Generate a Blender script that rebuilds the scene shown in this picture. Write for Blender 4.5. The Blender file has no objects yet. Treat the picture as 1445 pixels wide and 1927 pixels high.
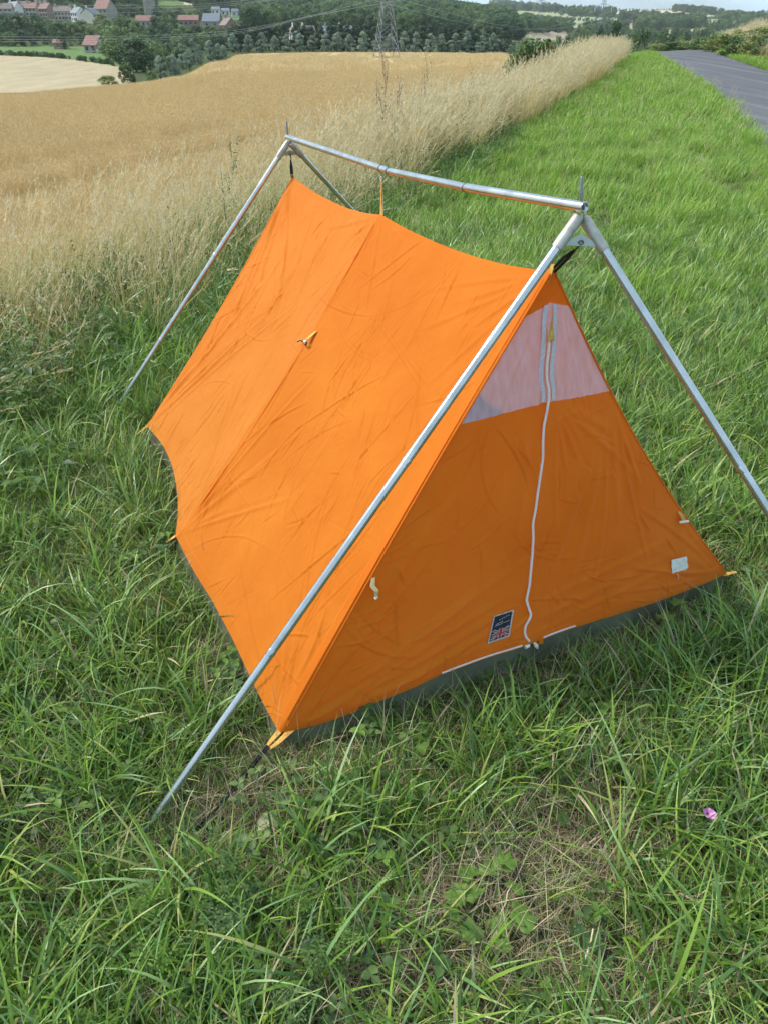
import bpy, math, random
import numpy as np
from mathutils import Vector
random.seed(7)
RNG = np.random.default_rng(11)
R = math.radians
scene = bpy.context.scene
COL = scene.collection

# ------------------------------------------------------------------ camera, world, sun, exposure
EYE = 1.65
FPX = 1400.0
W0, H0 = 1445.0, 1927.0
TH = math.atan((H0 / 2 - 20) / FPX)
cam_d = bpy.data.cameras.new('camera')
cam = bpy.data.objects.new('camera', cam_d)
COL.objects.link(cam)
cam.location = (0, 0, EYE)
cam.rotation_euler = (math.pi / 2 - TH, 0, 0)
cam_d.sensor_fit = 'VERTICAL'
cam_d.sensor_height = 36
cam_d.lens = 36 * FPX / H0
cam_d.clip_start = 0.05
cam_d.clip_end = 20000
scene.camera = cam

SUN_EL, SUN_AZ = R(47), R(-70)       # azimuth measured from +Y towards +X
world = bpy.data.worlds.new('World')
scene.world = world
world.use_nodes = True
wn = world.node_tree
wn.nodes.clear()
w_out = wn.nodes.new('ShaderNodeOutputWorld')
w_bg = wn.nodes.new('ShaderNodeBackground')
w_sky = wn.nodes.new('ShaderNodeTexSky')
w_sky.sky_type = 'NISHITA'
w_sky.sun_disc = False
w_sky.sun_elevation = SUN_EL
w_sky.sun_rotation = SUN_AZ
w_sky.air_density = 1.0
w_sky.dust_density = 1.5
w_sky.ozone_density = 1.0
w_tc = wn.nodes.new('ShaderNodeTexCoord')
w_map = wn.nodes.new('ShaderNodeMapping')
w_map.inputs['Scale'].default_value = (1.2, 1.2, 4.0)
w_noise = wn.nodes.new('ShaderNodeTexNoise')
w_noise.inputs['Scale'].default_value = 2.2
w_noise.inputs['Detail'].default_value = 7
w_ramp = wn.nodes.new('ShaderNodeValToRGB')
w_ramp.color_ramp.elements[0].position = 0.33
w_ramp.color_ramp.elements[0].color = (.25, .25, .25, 1)
w_ramp.color_ramp.elements[1].position = 0.62
w_ramp.color_ramp.elements[1].color = (.95, .95, .95, 1)
w_mix = wn.nodes.new('ShaderNodeMixRGB')
w_mix.inputs['Color2'].default_value = (5.2, 7.2, 8.6, 1)
wn.links.new(w_tc.outputs['Generated'], w_map.inputs['Vector'])
wn.links.new(w_map.outputs['Vector'], w_noise.inputs['Vector'])
wn.links.new(w_noise.outputs['Fac'], w_ramp.inputs['Fac'])
wn.links.new(w_ramp.outputs['Color'], w_mix.inputs['Fac'])
wn.links.new(w_sky.outputs['Color'], w_mix.inputs['Color1'])
wn.links.new(w_mix.outputs['Color'], w_bg.inputs['Color'])
w_bg.inputs['Strength'].default_value = 0.088
wn.links.new(w_bg.outputs['Background'], w_out.inputs['Surface'])

sun_d = bpy.data.lights.new('sun', 'SUN')
sun_d.energy = 2.5
sun_d.angle = R(12)
sun_d.color = (1.0, .95, .87)
sun = bpy.data.objects.new('sun', sun_d)
COL.objects.link(sun)
sdir = Vector((math.cos(SUN_EL) * math.sin(SUN_AZ), math.cos(SUN_EL) * math.cos(SUN_AZ), math.sin(SUN_EL)))
sun.rotation_euler = (-sdir).to_track_quat('-Z', 'Y').to_euler()
sun.location = (-20, 20, 40)

vs = scene.view_settings
vs.view_transform = 'Standard'
vs.look = 'None'
vs.gamma = 1
vs.exposure = 0.84
scene.cycles.use_denoising = True
scene.cycles.max_bounces = 6
scene.cycles.transparent_max_bounces = 12
scene.cycles.transmission_bounces = 4
scene.cycles.diffuse_bounces = 2
scene.cycles.adaptive_threshold = 0.03
scene.cycles.use_adaptive_sampling = True

# ------------------------------------------------------------------ camera geometry helpers (photo pixels -> world)
CT, ST = math.cos(TH), math.sin(TH)
def ray(u, v):
    x = (u - W0 / 2) / FPX
    y = (H0 / 2 - v) / FPX
    return np.array([x, CT + y * ST, -ST + y * CT])
CAM = np.array([0, 0, EYE])
def at_z(u, v, z=0.0):
    d = ray(u, v)
    return CAM + d * ((z - EYE) / d[2])
def at_Y(u, v, Y):
    d = ray(u, v)
    return CAM + d * (Y / d[1])
def at_vplane(u, v, A, B):
    d = ray(u, v)
    n = np.array([-(B[1] - A[1]), B[0] - A[0], 0])
    return CAM + d * (np.dot(n, A - CAM) / np.dot(n, d))
def proj(P):
    P = np.asarray(P, float)
    q = P - CAM
    dep = q[..., 1] * CT - q[..., 2] * ST
    up = q[..., 1] * ST + q[..., 2] * CT
    return W0 / 2 + FPX * q[..., 0] / dep, H0 / 2 - FPX * up / dep
def depth(P):
    return (P[1]) * CT - (P[2] - EYE) * ST

# ------------------------------------------------------------------ object helpers
def tag(o, label=None, cat=None, group=None, kind=None):
    if label: o['label'] = label
    if cat: o['category'] = cat
    if group: o['group'] = group
    if kind: o['kind'] = kind
    return o
def empty(name, loc, label=None, cat=None, group=None):
    o = bpy.data.objects.new(name, None)
    o.empty_display_size = .2
    COL.objects.link(o)
    o.location = tuple(float(c) for c in loc)
    return tag(o, label, cat, group)
def root_loc(o):
    while o.parent: o = o.parent
    return np.array(o.location)
def mesh_from(name, V, F, mat=None, smooth=False, attr=None):
    V = np.asarray(V, dtype=np.float64)
    me = bpy.data.meshes.new(name)
    if isinstance(F, np.ndarray):
        nf, k = F.shape
        me.vertices.add(len(V)); me.vertices.foreach_set('co', V.astype(np.float32).ravel())
        me.loops.add(nf * k); me.loops.foreach_set('vertex_index', F.astype(np.int32).ravel())
        me.polygons.add(nf)
        me.polygons.foreach_set('loop_start', np.arange(0, nf * k, k, dtype=np.int32))
        me.update(calc_edges=True)
        me.validate()
    else:
        me.from_pydata(V.tolist(), [], F)
        me.update()
    if smooth:
        me.polygons.foreach_set('use_smooth', np.array([len(p.vertices) == 4 for p in me.polygons], dtype=bool) if len(me.polygons) < 3000 else np.ones(len(me.polygons), dtype=bool))
    if attr is not None:
        for nm, arr in attr.items():
            a = me.attributes.new(nm, 'FLOAT', 'POINT')
            a.data.foreach_set('value', np.asarray(arr, dtype=np.float32))
    if mat: me.materials.append(mat)
    return me
def obj(name, V, F, mat, parent=None, smooth=False, attr=None):
    V = np.asarray(V, dtype=np.float64)
    if parent is not None: V = V - root_loc(parent)
    me = mesh_from(name, V, F, mat, smooth, attr)
    o = bpy.data.objects.new(name, me)
    COL.objects.link(o)
    if parent is not None: o.parent = parent
    return o
def obj_me(name, me, parent=None):
    o = bpy.data.objects.new(name, me)
    COL.objects.link(o)
    if parent is not None: o.parent = parent
    return o
class MB:
    def __init__(s): s.V = []; s.F = []
    def add(s, V, F):
        n = len(s.V)
        s.V.extend([tuple(map(float, p)) for p in V]); s.F.extend([tuple(i + n for i in f) for f in F]); return s
    def box(s, c, size, rz=0.0):
        x, y, z = size[0] / 2, size[1] / 2, size[2] / 2
        ca, sa = math.cos(rz), math.sin(rz)
        P = []
        for dz in (-z, z):
            for dx, dy in ((-x, -y), (x, -y), (x, y), (-x, y)):
                P.append((c[0] + dx * ca - dy * sa, c[1] + dx * sa + dy * ca, c[2] + dz))
        return s.add(P, [(0, 3, 2, 1), (4, 5, 6, 7), (0, 1, 5, 4), (1, 2, 6, 5), (2, 3, 7, 6), (3, 0, 4, 7)])
    def tube(s, pts, rad, n=12, cap=True, open_end=False):
        pts = [np.asarray(p, float) for p in pts]
        if not hasattr(rad, '__len__'): rad = [rad] * len(pts)
        rings = []
        up = None
        for i, p in enumerate(pts):
            d = pts[min(i + 1, len(pts) - 1)] - pts[max(i - 1, 0)]
            d = d / (np.linalg.norm(d) + 1e-12)
            if up is None:
                a = np.array([0, 0, 1.0]) if abs(d[2]) < .9 else np.array([1.0, 0, 0])
            else: a = up
            e1 = a - d * np.dot(a, d); e1 /= np.linalg.norm(e1) + 1e-12
            up = e1
            e2 = np.cross(d, e1)
            rings.append([p + rad[i] * (math.cos(t) * e1 + math.sin(t) * e2) for t in np.linspace(0, 2 * math.pi, n, endpoint=False)])
        V = [q for r in rings for q in r]
        F = []
        for i in range(len(pts) - 1):
            for j in range(n):
                F.append((i * n + j, i * n + (j + 1) % n, (i + 1) * n + (j + 1) % n, (i + 1) * n + j))
        if cap:
            k0 = len(V); V = V + rings[0] + rings[-1]
            F.append(tuple(k0 + j for j in range(n - 1, -1, -1)))
            if not open_end: F.append(tuple(k0 + n + j for j in range(n)))
        return s.add(V, F)
    def bar(s, a, b, w): return s.tube([a, b], w, 4)
    def build(s, name, mat, parent=None, smooth=False): return obj(name, s.V, s.F, mat, parent, smooth)

# ------------------------------------------------------------------ material helpers
def mat_nodes(name):
    m = bpy.data.materials.new(name)
    m.use_nodes = True
    nt = m.node_tree
    nt.nodes.clear()
    return m, nt, nt.nodes.new('ShaderNodeOutputMaterial')
def N(nt, t, **kw):
    n = nt.nodes.new(t)
    for k, v in kw.items():
        if k in n.inputs: n.inputs[k].default_value = v
        else: setattr(n, k, v)
    return n
def ramp(nt, cols, inp):
    r = nt.nodes.new('ShaderNodeValToRGB')
    els = r.color_ramp.elements
    while len(els) < len(cols): els.new(.5)
    for e, (p, c) in zip(els, cols):
        e.position = p; e.color = (*c, 1)
    nt.links.new(inp, r.inputs['Fac'])
    return r.outputs['Color']
def c3(*c): return tuple(c)
def simple(name, col, rough=.7, metal=0.0, noise=None, var=.15, bump=0.0, bscale=200, spec=.3):
    m, nt, out = mat_nodes(name)
    b = N(nt, 'ShaderNodeBsdfPrincipled', Roughness=rough, Metallic=metal)
    b.inputs['Specular IOR Level'].default_value = spec
    if noise:
        tc = N(nt, 'ShaderNodeTexCoord')
        no = N(nt, 'ShaderNodeTexNoise', Scale=noise, Detail=6.0)
        nt.links.new(tc.outputs['Object'], no.inputs['Vector'])
        lo = tuple(max(0, c * (1 - var)) for c in col); hi = tuple(min(1, c * (1 + var)) for c in col)
        nt.links.new(ramp(nt, [(.3, lo), (.7, hi)], no.outputs['Fac']), b.inputs['Base Color'])
    else:
        b.inputs['Base Color'].default_value = (*col, 1)
    if bump:
        tc = N(nt, 'ShaderNodeTexCoord')
        no = N(nt, 'ShaderNodeTexNoise', Scale=bscale, Detail=3.0)
        nt.links.new(tc.outputs['Object'], no.inputs['Vector'])
        bp = N(nt, 'ShaderNodeBump', Strength=bump, Distance=.002)
        nt.links.new(no.outputs['Fac'], bp.inputs['Height'])
        nt.links.new(bp.outputs['Normal'], b.inputs['Normal'])
    nt.links.new(b.outputs['BSDF'], out.inputs['Surface'])
    return m
def leaf_mat(name, cols, trans=.3, rough=.55, spec=.25, attr='rnd', inst=.35):
    """foliage: colour from a per-piece random value, shifted a little per plant"""
    m, nt, out = mat_nodes(name)
    at = N(nt, 'ShaderNodeAttribute', attribute_name=attr)
    oi = N(nt, 'ShaderNodeObjectInfo')
    mx = N(nt, 'ShaderNodeMath', operation='MULTIPLY_ADD')
    sb = N(nt, 'ShaderNodeMath', operation='SUBTRACT'); sb.inputs[1].default_value = .5
    nt.links.new(oi.outputs['Random'], sb.inputs[0])
    nt.links.new(sb.outputs[0], mx.inputs[0]); mx.inputs[1].default_value = inst
    nt.links.new(at.outputs['Fac'], mx.inputs[2])
    col = ramp(nt, cols, mx.outputs[0])
    b = N(nt, 'ShaderNodeBsdfPrincipled', Roughness=rough)
    b.inputs['Specular IOR Level'].default_value = spec
    t = N(nt, 'ShaderNodeBsdfTranslucent')
    mix = N(nt, 'ShaderNodeMixShader', Fac=trans)
    nt.links.new(col, b.inputs['Base Color']); nt.links.new(col, t.inputs['Color'])
    nt.links.new(b.outputs['BSDF'], mix.inputs[1]); nt.links.new(t.outputs['BSDF'], mix.inputs[2])
    nt.links.new(mix.outputs[0], out.inputs['Surface'])
    return m

# ------------------------------------------------------------------ terrain
def k_of(u): return (u - W0 / 2) / FPX / 1.18
COLS = [
 (k_of(0),    [(6,0),(10,-.08),(20,-.58),(30,-1.15),(45,-2.2),(70,-4.6),(110,-7.9),(150,-9.5),(260,-9.3),(330,-9.6),(440,-7.5),(520,-3.2),(600,1.5),(720,10),(1500,45),(7000,60)]),
 (k_of(215),  [(6,0),(10,-.06),(30,-.95),(55,-2.5),(90,-5.6),(130,-8.6),(180,-10.4),(260,-10.0),(350,-9.6),(440,-7.8),(520,-3.6),(570,-1.2),(700,7),(1500,45),(7000,60)]),
 (k_of(330),  [(6,0),(10,-.05),(30,-.76),(60,-2.4),(90,-4.4),(130,-7.6),(180,-10.2),(260,-10.6),(350,-10.4),(400,-9.6),(470,-5.6),(600,-1.6),(700,5.5),(1500,45),(7000,60)]),
 (k_of(400),  [(6,0),(10,-.05),(30,-.62),(60,-1.78),(100,-3.4),(150,-6.0),(200,-9.2),(260,-11),(330,-11.2),(400,-9.6),(470,-5.5),(600,-2),(800,6),(1000,17),(2000,45),(7000,60)]),
 (k_of(445),  [(6,0),(10,-.05),(30,-.6),(60,-1.62),(120,-4.2),(200,-7.4),(280,-10.0),(330,-11),(400,-10.4),(470,-7.5),(600,-4),(800,4),(1000,16),(2000,45),(7000,60)]),
 (k_of(560),  [(6,0),(10,-.05),(30,-.6),(60,-1.6),(120,-3.9),(200,-7.0),(290,-10.0),(330,-10.8),(400,-11),(550,-7.5),(750,1),(1000,16),(2000,45),(7000,60)]),
 (k_of(725),  [(6,0),(10,-.05),(30,-.6),(60,-1.7),(120,-4.3),(250,-9.5),(300,-10.2),(340,-11.2),(400,-11.4),(550,-8),(750,-.5),(900,6),(1200,12),(2500,10),(7000,30)]),
 (k_of(945),  [(6,0),(10,-.04),(30,-.42),(60,-1.3),(120,-3.6),(220,-7.3),(300,-10.4),(400,-13),(600,-12),(800,-7),(1000,-6),(1500,-6),(2200,7),(3200,22),(7000,30)]),
 (k_of(1080), [(6,0),(15,0),(30,-.05),(45,-.35),(80,-3),(150,-9),(300,-17),(600,-20),(900,-19),(1300,-13),(2000,-1),(2700,5),(7000,0)]),
 (k_of(1235), [(6,0),(15,0),(30,0),(42,-.08),(65,-1.2),(150,-8),(300,-15),(600,-19),(1000,-19),(1500,-13),(2200,-1),(2800,3),(7000,-10)]),
 (k_of(1445), [(6,0),(15,0),(30,0),(45,.1),(70,-.6),(150,-7),(300,-14),(600,-18),(1000,-18),(1500,-14),(2200,-8),(3000,-4),(7000,-20)]),
]
def pchip(x, y, xi):
    x = np.asarray(x, float); y = np.asarray(y, float)
    h = np.diff(x); d = np.diff(y) / h
    m = np.zeros_like(y)
    for i in range(1, len(x) - 1):
        if d[i - 1] * d[i] > 0:
            w1 = 2 * h[i] + h[i - 1]; w2 = h[i] + 2 * h[i - 1]
            m[i] = (w1 + w2) / (w1 / d[i - 1] + w2 / d[i])
    m[0] = d[0]; m[-1] = d[-1]
    xi = np.clip(xi, x[0], x[-1])
    i = np.clip(np.searchsorted(x, xi) - 1, 0, len(x) - 2)
    t = (xi - x[i]) / h[i]
    return (2*t**3-3*t**2+1)*y[i] + (t**3-2*t**2+t)*h[i]*m[i] + (-2*t**3+3*t**2)*y[i+1] + (t**3-t**2)*h[i]*m[i+1]
def fbm(x, y, s=1.0, seed=0):
    r = np.random.default_rng(seed)
    o = np.zeros_like(np.asarray(x, float))
    a = 1.0
    for _ in range(5):
        for _ in range(3):
            th = r.uniform(0, 2 * np.pi); ph = r.uniform(0, 6.28)
            o += a * np.sin((x * np.cos(th) + y * np.sin(th)) / s * 6.28 + ph + 1.3 * np.sin((x * np.sin(th) - y * np.cos(th)) / s * 4 + ph))
        a *= .55; s *= .47
    return o / 5.0
RY = np.array([-30, 0, 5, 11.3, 17.5, 26.7, 37, 48, 60, 90.])
RX = np.array([-8, 1.6, 3.35, 5.3, 7.2, 9.5, 11.75, 14.6, 19, 34])
RWID = 2.7
def rx(y): return np.interp(y, RY, RX)
def terrain(x, y):
    x = np.asarray(x, float); y = np.asarray(y, float)
    r = np.hypot(x, y); az = np.arctan2(x, y)
    azc = np.clip(az, -.43, .43)
    Y = np.maximum(r * np.cos(azc), .5)
    k = np.tan(azc)
    zs = [pchip([math.log(p[0]) for p in c[1]], [p[1] for p in c[1]], np.log(Y)) for c in COLS]
    ks = [c[0] for c in COLS]
    z = np.where(k <= ks[0], zs[0], zs[-1])
    for j in range(len(ks) - 1):
        w = np.clip((k - ks[j]) / (ks[j + 1] - ks[j]), 0, 1)
        w = w * w * (3 - 2 * w) * .6 + w * .4
        z = np.where((k > ks[j]) & (k <= ks[j + 1]), zs[j] * (1 - w) + zs[j + 1] * w, z)
    e_ = np.clip((x - rx(y) - RWID - 1.3) / 2.4, 0, 1); e_ = e_ * e_ * (3 - 2 * e_)
    z = z + .6 * e_ * np.clip((y - 12) / 12, 0, 1) * np.clip((85 - y) / 25, 0, 1)
    amp = np.clip((Y - 40) / 300, 0, 1)
    z = z + amp * .35 * fbm(x, y, 120, 3) + np.clip((Y - 700) / 1500, 0, 1) * 2.0 * fbm(x, y, 700, 5)
    return z
def tz(x, y): return float(terrain(np.array([x]), np.array([y]))[0])
def ground_at(u, Y):
    """ground point at forward distance Y seen in image column u"""
    p = at_Y(u, 70, Y)
    for _ in range(4):
        z = tz(p[0], Y)
        dep = Y * CT + (EYE - z) * ST
        p = np.array([(u - W0 / 2) / FPX * dep, Y, z])
    return p

# boundary between mown verge and the tall-grass strip (x as a function of y), and the road's edges
BY = np.array([-30, 0, 3.0, 4.2, 8.0, 12.9, 24.6, 40, 60, 90.])
BX = np.array([-7, -2.3, -1.80, -1.5, .05, 1.9, 6.3, 11.3, 18.5, 28.])
def bx(y): return np.interp(y, BY, BX)
STRIP_W = 1.15
def dist_strip(x, y): return (bx(y) - x) * .93       # >0 : into the tall grass / field

az_f = np.arange(-29, 29.01, .125)
az_c1 = np.arange(-180, -29, 6.0); az_c2 = np.arange(35, 180.1, 6.0)
AZ = np.radians(np.concatenate([az_c1, az_f, az_c2[:-1]]))
RR = np.concatenate([np.geomspace(.3, 40, 90), np.geomspace(40, 700, 170)[1:], np.geomspace(700, 4600, 100)[1:]])
gx = RR[:, None] * np.sin(AZ)[None, :]; gy = RR[:, None] * np.cos(AZ)[None, :]
gz = terrain(gx, gy)
nr, na = gx.shape
TV = np.stack([gx, gy, gz], -1).reshape(-1, 3)
ii, jj = np.meshgrid(np.arange(nr - 1), np.arange(na), indexing='ij')
j2 = (jj + 1) % na
TF = np.stack([ii * na + jj, ii * na + j2, (ii + 1) * na + j2, (ii + 1) * na + jj], -1).reshape(-1, 4)[:, ::-1]
fc = TV[TF].mean(1)
fu, fv = proj(fc)
fY = fc[:, 1]; fk = fc[:, 0] / np.maximum(fY, .1)
front = fY > .1
jit = 3.0 * fbm(fc[:, 0], fc[:, 1], 60, 9)
ds = dist_strip(fc[:, 0], fc[:, 1])
yfar = np.interp(fk, [-.60, -.44, -.31, -.24, -.20, -.17, -.15, 0, .08, .14, .2, .3], [110, 112, 118, 125, 160, 270, 292, 303, 296, 285, 120, 60])
reg = np.zeros(len(fc), int)
reg[(ds > STRIP_W - .3) & front & (fY < yfar) & (fY < 310)] = 1                    # barley field
ylow = np.interp(fk, [-.6, -.44, -.38, -.31, -.29], [262, 258, 250, 225, 205])
reg[front & (fY > 135) & (fY < ylow) & (fk < -.292)] = 2                             # lower field
reg[front & (fY > ylow) & (fY < 335) & (fk < -.27)] = 3                              # pasture
def inpoly(px, py, poly):
    c = np.zeros(len(px), bool)
    n = len(poly); j = n - 1
    for i in range(n):
        xi, yi = poly[i]; xj, yj = poly[j]
        cond = ((yi > py) != (yj > py)) & (px < (xj - xi) * (py - yi) / (yj - yi + 1e-9) + xi)
        c ^= cond; j = i
    return c
far = front & (fY > 420)
reg[far & inpoly(fu, fv, [(900, 26), (960, 19), (1060, 24), (1190, 36), (1190, 52), (1060, 52), (980, 46), (900, 44)])] = 4
reg[far & (fY > 900) & inpoly(fu, fv, [(1150, 21), (1200, 18), (1270, 20), (1345, 30), (1300, 33), (1230, 28), (1150, 27)])] = 5
reg[far & inpoly(fu, fv, [(925, 60), (1065, 58), (1070, 78), (925, 78)])] = 6
reg[far & inpoly(fu, fv, [(1320, 36), (1500, 34), (1500, 60), (1320, 56)])] = 4
reg[far & inpoly(fu, fv, [(1150, 38), (1260, 36), (1275, 47), (1160, 56)])] = 6
reg[far & inpoly(fu, fv, [(1255, 56), (1320, 54), (1320, 72), (1255, 72)])] = 5
reg[far & inpoly(fu, fv, [(300, 2), (345, 2), (345, 10), (300, 10)])] = 3
reg[far & inpoly(fu, fv, [(345, 1), (372, 1), (372, 9), (345, 9)])] = 5
reg[far & inpoly(fu, fv, [(415, 28), (455, 28), (455, 38), (415, 38)])] = 3
reg[far & inpoly(fu, fv, [(760, -30), (1060, -30), (1060, 8), (760, 7)])] = 5

def ground_mat(name, cols, scale, streak=None, rough=.95, fine=None):
    m, nt, out = mat_nodes(name)
    tc = N(nt, 'ShaderNodeTexCoord')
    src = tc.outputs['Object']
    if streak:
        mp = N(nt, 'ShaderNodeMapping')
        mp.inputs['Rotation'].default_value = (0, 0, streak[0]); mp.inputs['Scale'].default_value = (streak[1], streak[2], 1)
        nt.links.new(src, mp.inputs['Vector']); src = mp.outputs['Vector']
    n1 = N(nt, 'ShaderNodeTexNoise', Scale=scale, Detail=10.0, Roughness=.65)
    nt.links.new(src, n1.inputs['Vector'])
    b = N(nt, 'ShaderNodeBsdfPrincipled', Roughness=rough)
    b.inputs['Specular IOR Level'].default_value = .1
    col = ramp(nt, cols, n1.outputs['Fac'])
    if fine:
        n2 = N(nt, 'ShaderNodeTexNoise', Scale=fine, Detail=8.0, Roughness=.7)
        nt.links.new(tc.outputs['Object'], n2.inputs['Vector'])
        mx = N(nt, 'ShaderNodeMixRGB', blend_type='OVERLAY', Fac=.45)
        nt.links.new(col, mx.inputs['Color1'])
        nt.links.new(n2.outputs['Fac'], mx.inputs['Color2'])
        col = mx.outputs['Color']
    nt.links.new(col, b.inputs['Base Color'])
    bp = N(nt, 'ShaderNodeBump', Strength=.6, Distance=.05)
    nt.links.new(n1.outputs['Fac'], bp.inputs['Height'])
    nt.links.new(bp.outputs['Normal'], b.inputs['Normal'])
    nt.links.new(b.outputs['BSDF'], out.inputs['Surface'])
    return m
M = {}
M['soil'] = ground_mat('turf_soil', [(.3, (.035, .04, .015)), (.55, (.07, .09, .03)), (.75, (.12, .11, .06))], 3.0, fine=60)
M['field'] = ground_mat('barley_straw', [(.32, (.31, .215, .10)), (.52, (.46, .335, .165)), (.7, (.56, .42, .22))], .55, streak=(R(-22), 1.0, .10), fine=9)
M['field2'] = ground_mat('pale_straw', [(.3, (.36, .29, .18)), (.7, (.46, .37, .24))], .3, streak=(R(60), 1, .2), fine=3)
M['pasture'] = ground_mat('pasture', [(.3, (.10, .16, .05)), (.7, (.15, .22, .075))], .2, fine=2)
M['palefield'] = ground_mat('pale_green_field', [(.3, (.27, .30, .16)), (.7, (.36, .37, .22))], .02, fine=.3)
M['cream'] = ground_mat('cream_field', [(.3, (.50, .42, .27)), (.7, (.60, .50, .33))], .02, fine=.3)
M['tan'] = ground_mat('tan_field', [(.3, (.33, .27, .19)), (.7, (.42, .33, .23))], .02, fine=.3)
names = [('ground', M['soil']), ('barley_field', M['field']), ('lower_field', M['field2']), ('pasture', M['pasture']),
         ('pale_field', M['palefield']), ('cream_field', M['cream']), ('tan_field', M['tan'])]
for i, (nm, mt) in enumerate(names):
    f = TF[reg == i]
    if not len(f): continue
    used, inv = np.unique(f, return_inverse=True)
    o = obj(nm, TV[used], inv.reshape(-1, 4), mt, smooth=True)
    o['kind'] = 'structure'

# road : a cambered strip with its own thickness
M['asphalt'] = ground_mat('asphalt', [(.3, (.085, .085, .095)), (.5, (.125, .125, .135)), (.72, (.18, .178, .185))], 1.6, streak=(R(-14), 1.6, .05), rough=.85, fine=22)
V, F = [], []
ys = np.linspace(-12, 90, 260)
tan_ = np.gradient(rx(ys), ys)
nx = 9
for i, y in enumerate(ys):
    x0 = rx(y); t = np.array([tan_[i], 1]) / math.hypot(tan_[i], 1); nrm = np.array([t[1], -t[0]])
    for j in range(nx):
        a = j / (nx - 1)
        e = (random.uniform(-.06, .06) if j in (0, nx - 1) else 0)
        px = x0 + nrm[0] * (a * RWID + e); py = y + nrm[1] * (a * RWID + e)
        edge = 0 if j in (0, nx - 1) else .02 + .03 * math.sin(math.pi * a)
        V.append((px, py, tz(px, py) + edge - .004 * (j in (0, nx - 1))))
for i in range(len(ys) - 1):
    for j in range(nx - 1):
        a = i * nx + j
        F.append((a, a + 1, a + nx + 1, a + nx))
tag(obj('road', V, F, M['asphalt'], smooth=True), kind='structure')

# ------------------------------------------------------------------ tent geometry
def fabric(name, lo, hi, trans=.3):
    m, nt, out = mat_nodes(name)
    tc = N(nt, 'ShaderNodeTexCoord')
    n1 = N(nt, 'ShaderNodeTexNoise', Scale=3.0, Detail=8.0, Roughness=.6)
    n2 = N(nt, 'ShaderNodeTexNoise', Scale=900.0, Detail=2.0)
    for n in (n1, n2): nt.links.new(tc.outputs['Object'], n.inputs['Vector'])
    col = ramp(nt, [(.3, lo), (.7, hi)], n1.outputs['Fac'])
    # faint grubby marks with their own shape
    n3 = N(nt, 'ShaderNodeTexNoise', Scale=7.0, Detail=9.0, Roughness=.7)
    nt.links.new(tc.outputs['Object'], n3.inputs['Vector'])
    st = N(nt, 'ShaderNodeMapRange'); st.inputs[1].default_value = .62; st.inputs[2].default_value = .8; st.inputs[4].default_value = .22
    nt.links.new(n3.outputs['Fac'], st.inputs[0])
    mx = N(nt, 'ShaderNodeMixRGB', blend_type='MULTIPLY'); mx.inputs['Color2'].default_value = (.72, .66, .55, 1)
    nt.links.new(st.outputs[0], mx.inputs['Fac']); nt.links.new(col, mx.inputs['Color1'])
    b = N(nt, 'ShaderNodeBsdfPrincipled', Roughness=.78)
    b.inputs['Specular IOR Level'].default_value = .12
    b.inputs['Sheen Weight'].default_value = .12
    t = N(nt, 'ShaderNodeBsdfTranslucent')
    nt.links.new(mx.outputs[0], b.inputs['Base Color']); nt.links.new(mx.outputs[0], t.inputs['Color'])
    bp = N(nt, 'ShaderNodeBump', Strength=.35, Distance=.001)
    nt.links.new(n2.outputs['Fac'], bp.inputs['Height']); nt.links.new(bp.outputs['Normal'], b.inputs['Normal'])
    mix = N(nt, 'ShaderNodeMixShader', Fac=trans)
    nt.links.new(b.outputs['BSDF'], mix.inputs[1]); nt.links.new(t.outputs['BSDF'], mix.inputs[2])
    nt.links.new(mix.outputs[0], out.inputs['Surface'])
    return m
M['orange'] = fabric('orange_cotton', (.80, .21, .012), (.90, .275, .024), .44)
M['sheet'] = simple('groundsheet_green', (.145, .155, .105), .5, noise=9, var=.3, bump=.15, bscale=300)
M['zip'] = simple('zip_white', (.80, .70, .66), .4)
M['tape'] = simple('zip_tape', (.55, .52, .56), .8, noise=300, var=.2)
M['gold'] = simple('golden_webbing', (.62, .34, .08), .8, noise=60, var=.25, bump=.4, bscale=500)
M['cream_tape'] = simple('cream_tape', (.68, .50, .26), .8, noise=60, var=.2)
M['blackcord'] = simple('black_elastic', (.012, .013, .018), .6, bump=.5, bscale=900)
M['blackmetal'] = simple('black_metal', (.03, .028, .028), .35, metal=.6)
M['ivory'] = simple('ivory_plastic', (.75, .70, .60), .35)
M['navy'] = simple('label_navy', (.022, .028, .045), .6, noise=150, var=.4)
M['flagred'] = simple('label_red', (.40, .05, .05), .7, noise=150, var=.3)
M['flagwhite'] = simple('label_white', (.50, .47, .47), .7, noise=150, var=.3)
M['patch'] = simple('white_patch', (.72, .68, .62), .9, noise=90, var=.18, bump=.5, bscale=400)
m, nt, out = mat_nodes('window_mesh')
tc = N(nt, 'ShaderNodeTexCoord')
mp = N(nt, 'ShaderNodeMapping'); mp.inputs['Scale'].default_value = (60, 60, 5)
no = N(nt, 'ShaderNodeTexNoise', Scale=1.0, Detail=3.0)
nt.links.new(tc.outputs['Object'], mp.inputs['Vector']); nt.links.new(mp.outputs['Vector'], no.inputs['Vector'])
mr = N(nt, 'ShaderNodeMapRange'); mr.inputs[1].default_value = .3; mr.inputs[2].default_value = .7; mr.inputs[3].default_value = .47; mr.inputs[4].default_value = .63
nt.links.new(no.outputs['Fac'], mr.inputs[0])
tr = N(nt, 'ShaderNodeBsdfTransparent'); tr.inputs['Color'].default_value = (.96, .93, .96, 1)
df = N(nt, 'ShaderNodeBsdfDiffuse'); df.inputs['Color'].default_value = (.84, .77, .94, 1)
tl = N(nt, 'ShaderNodeBsdfTranslucent'); tl.inputs['Color'].default_value = (.84, .77, .94, 1)
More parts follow.
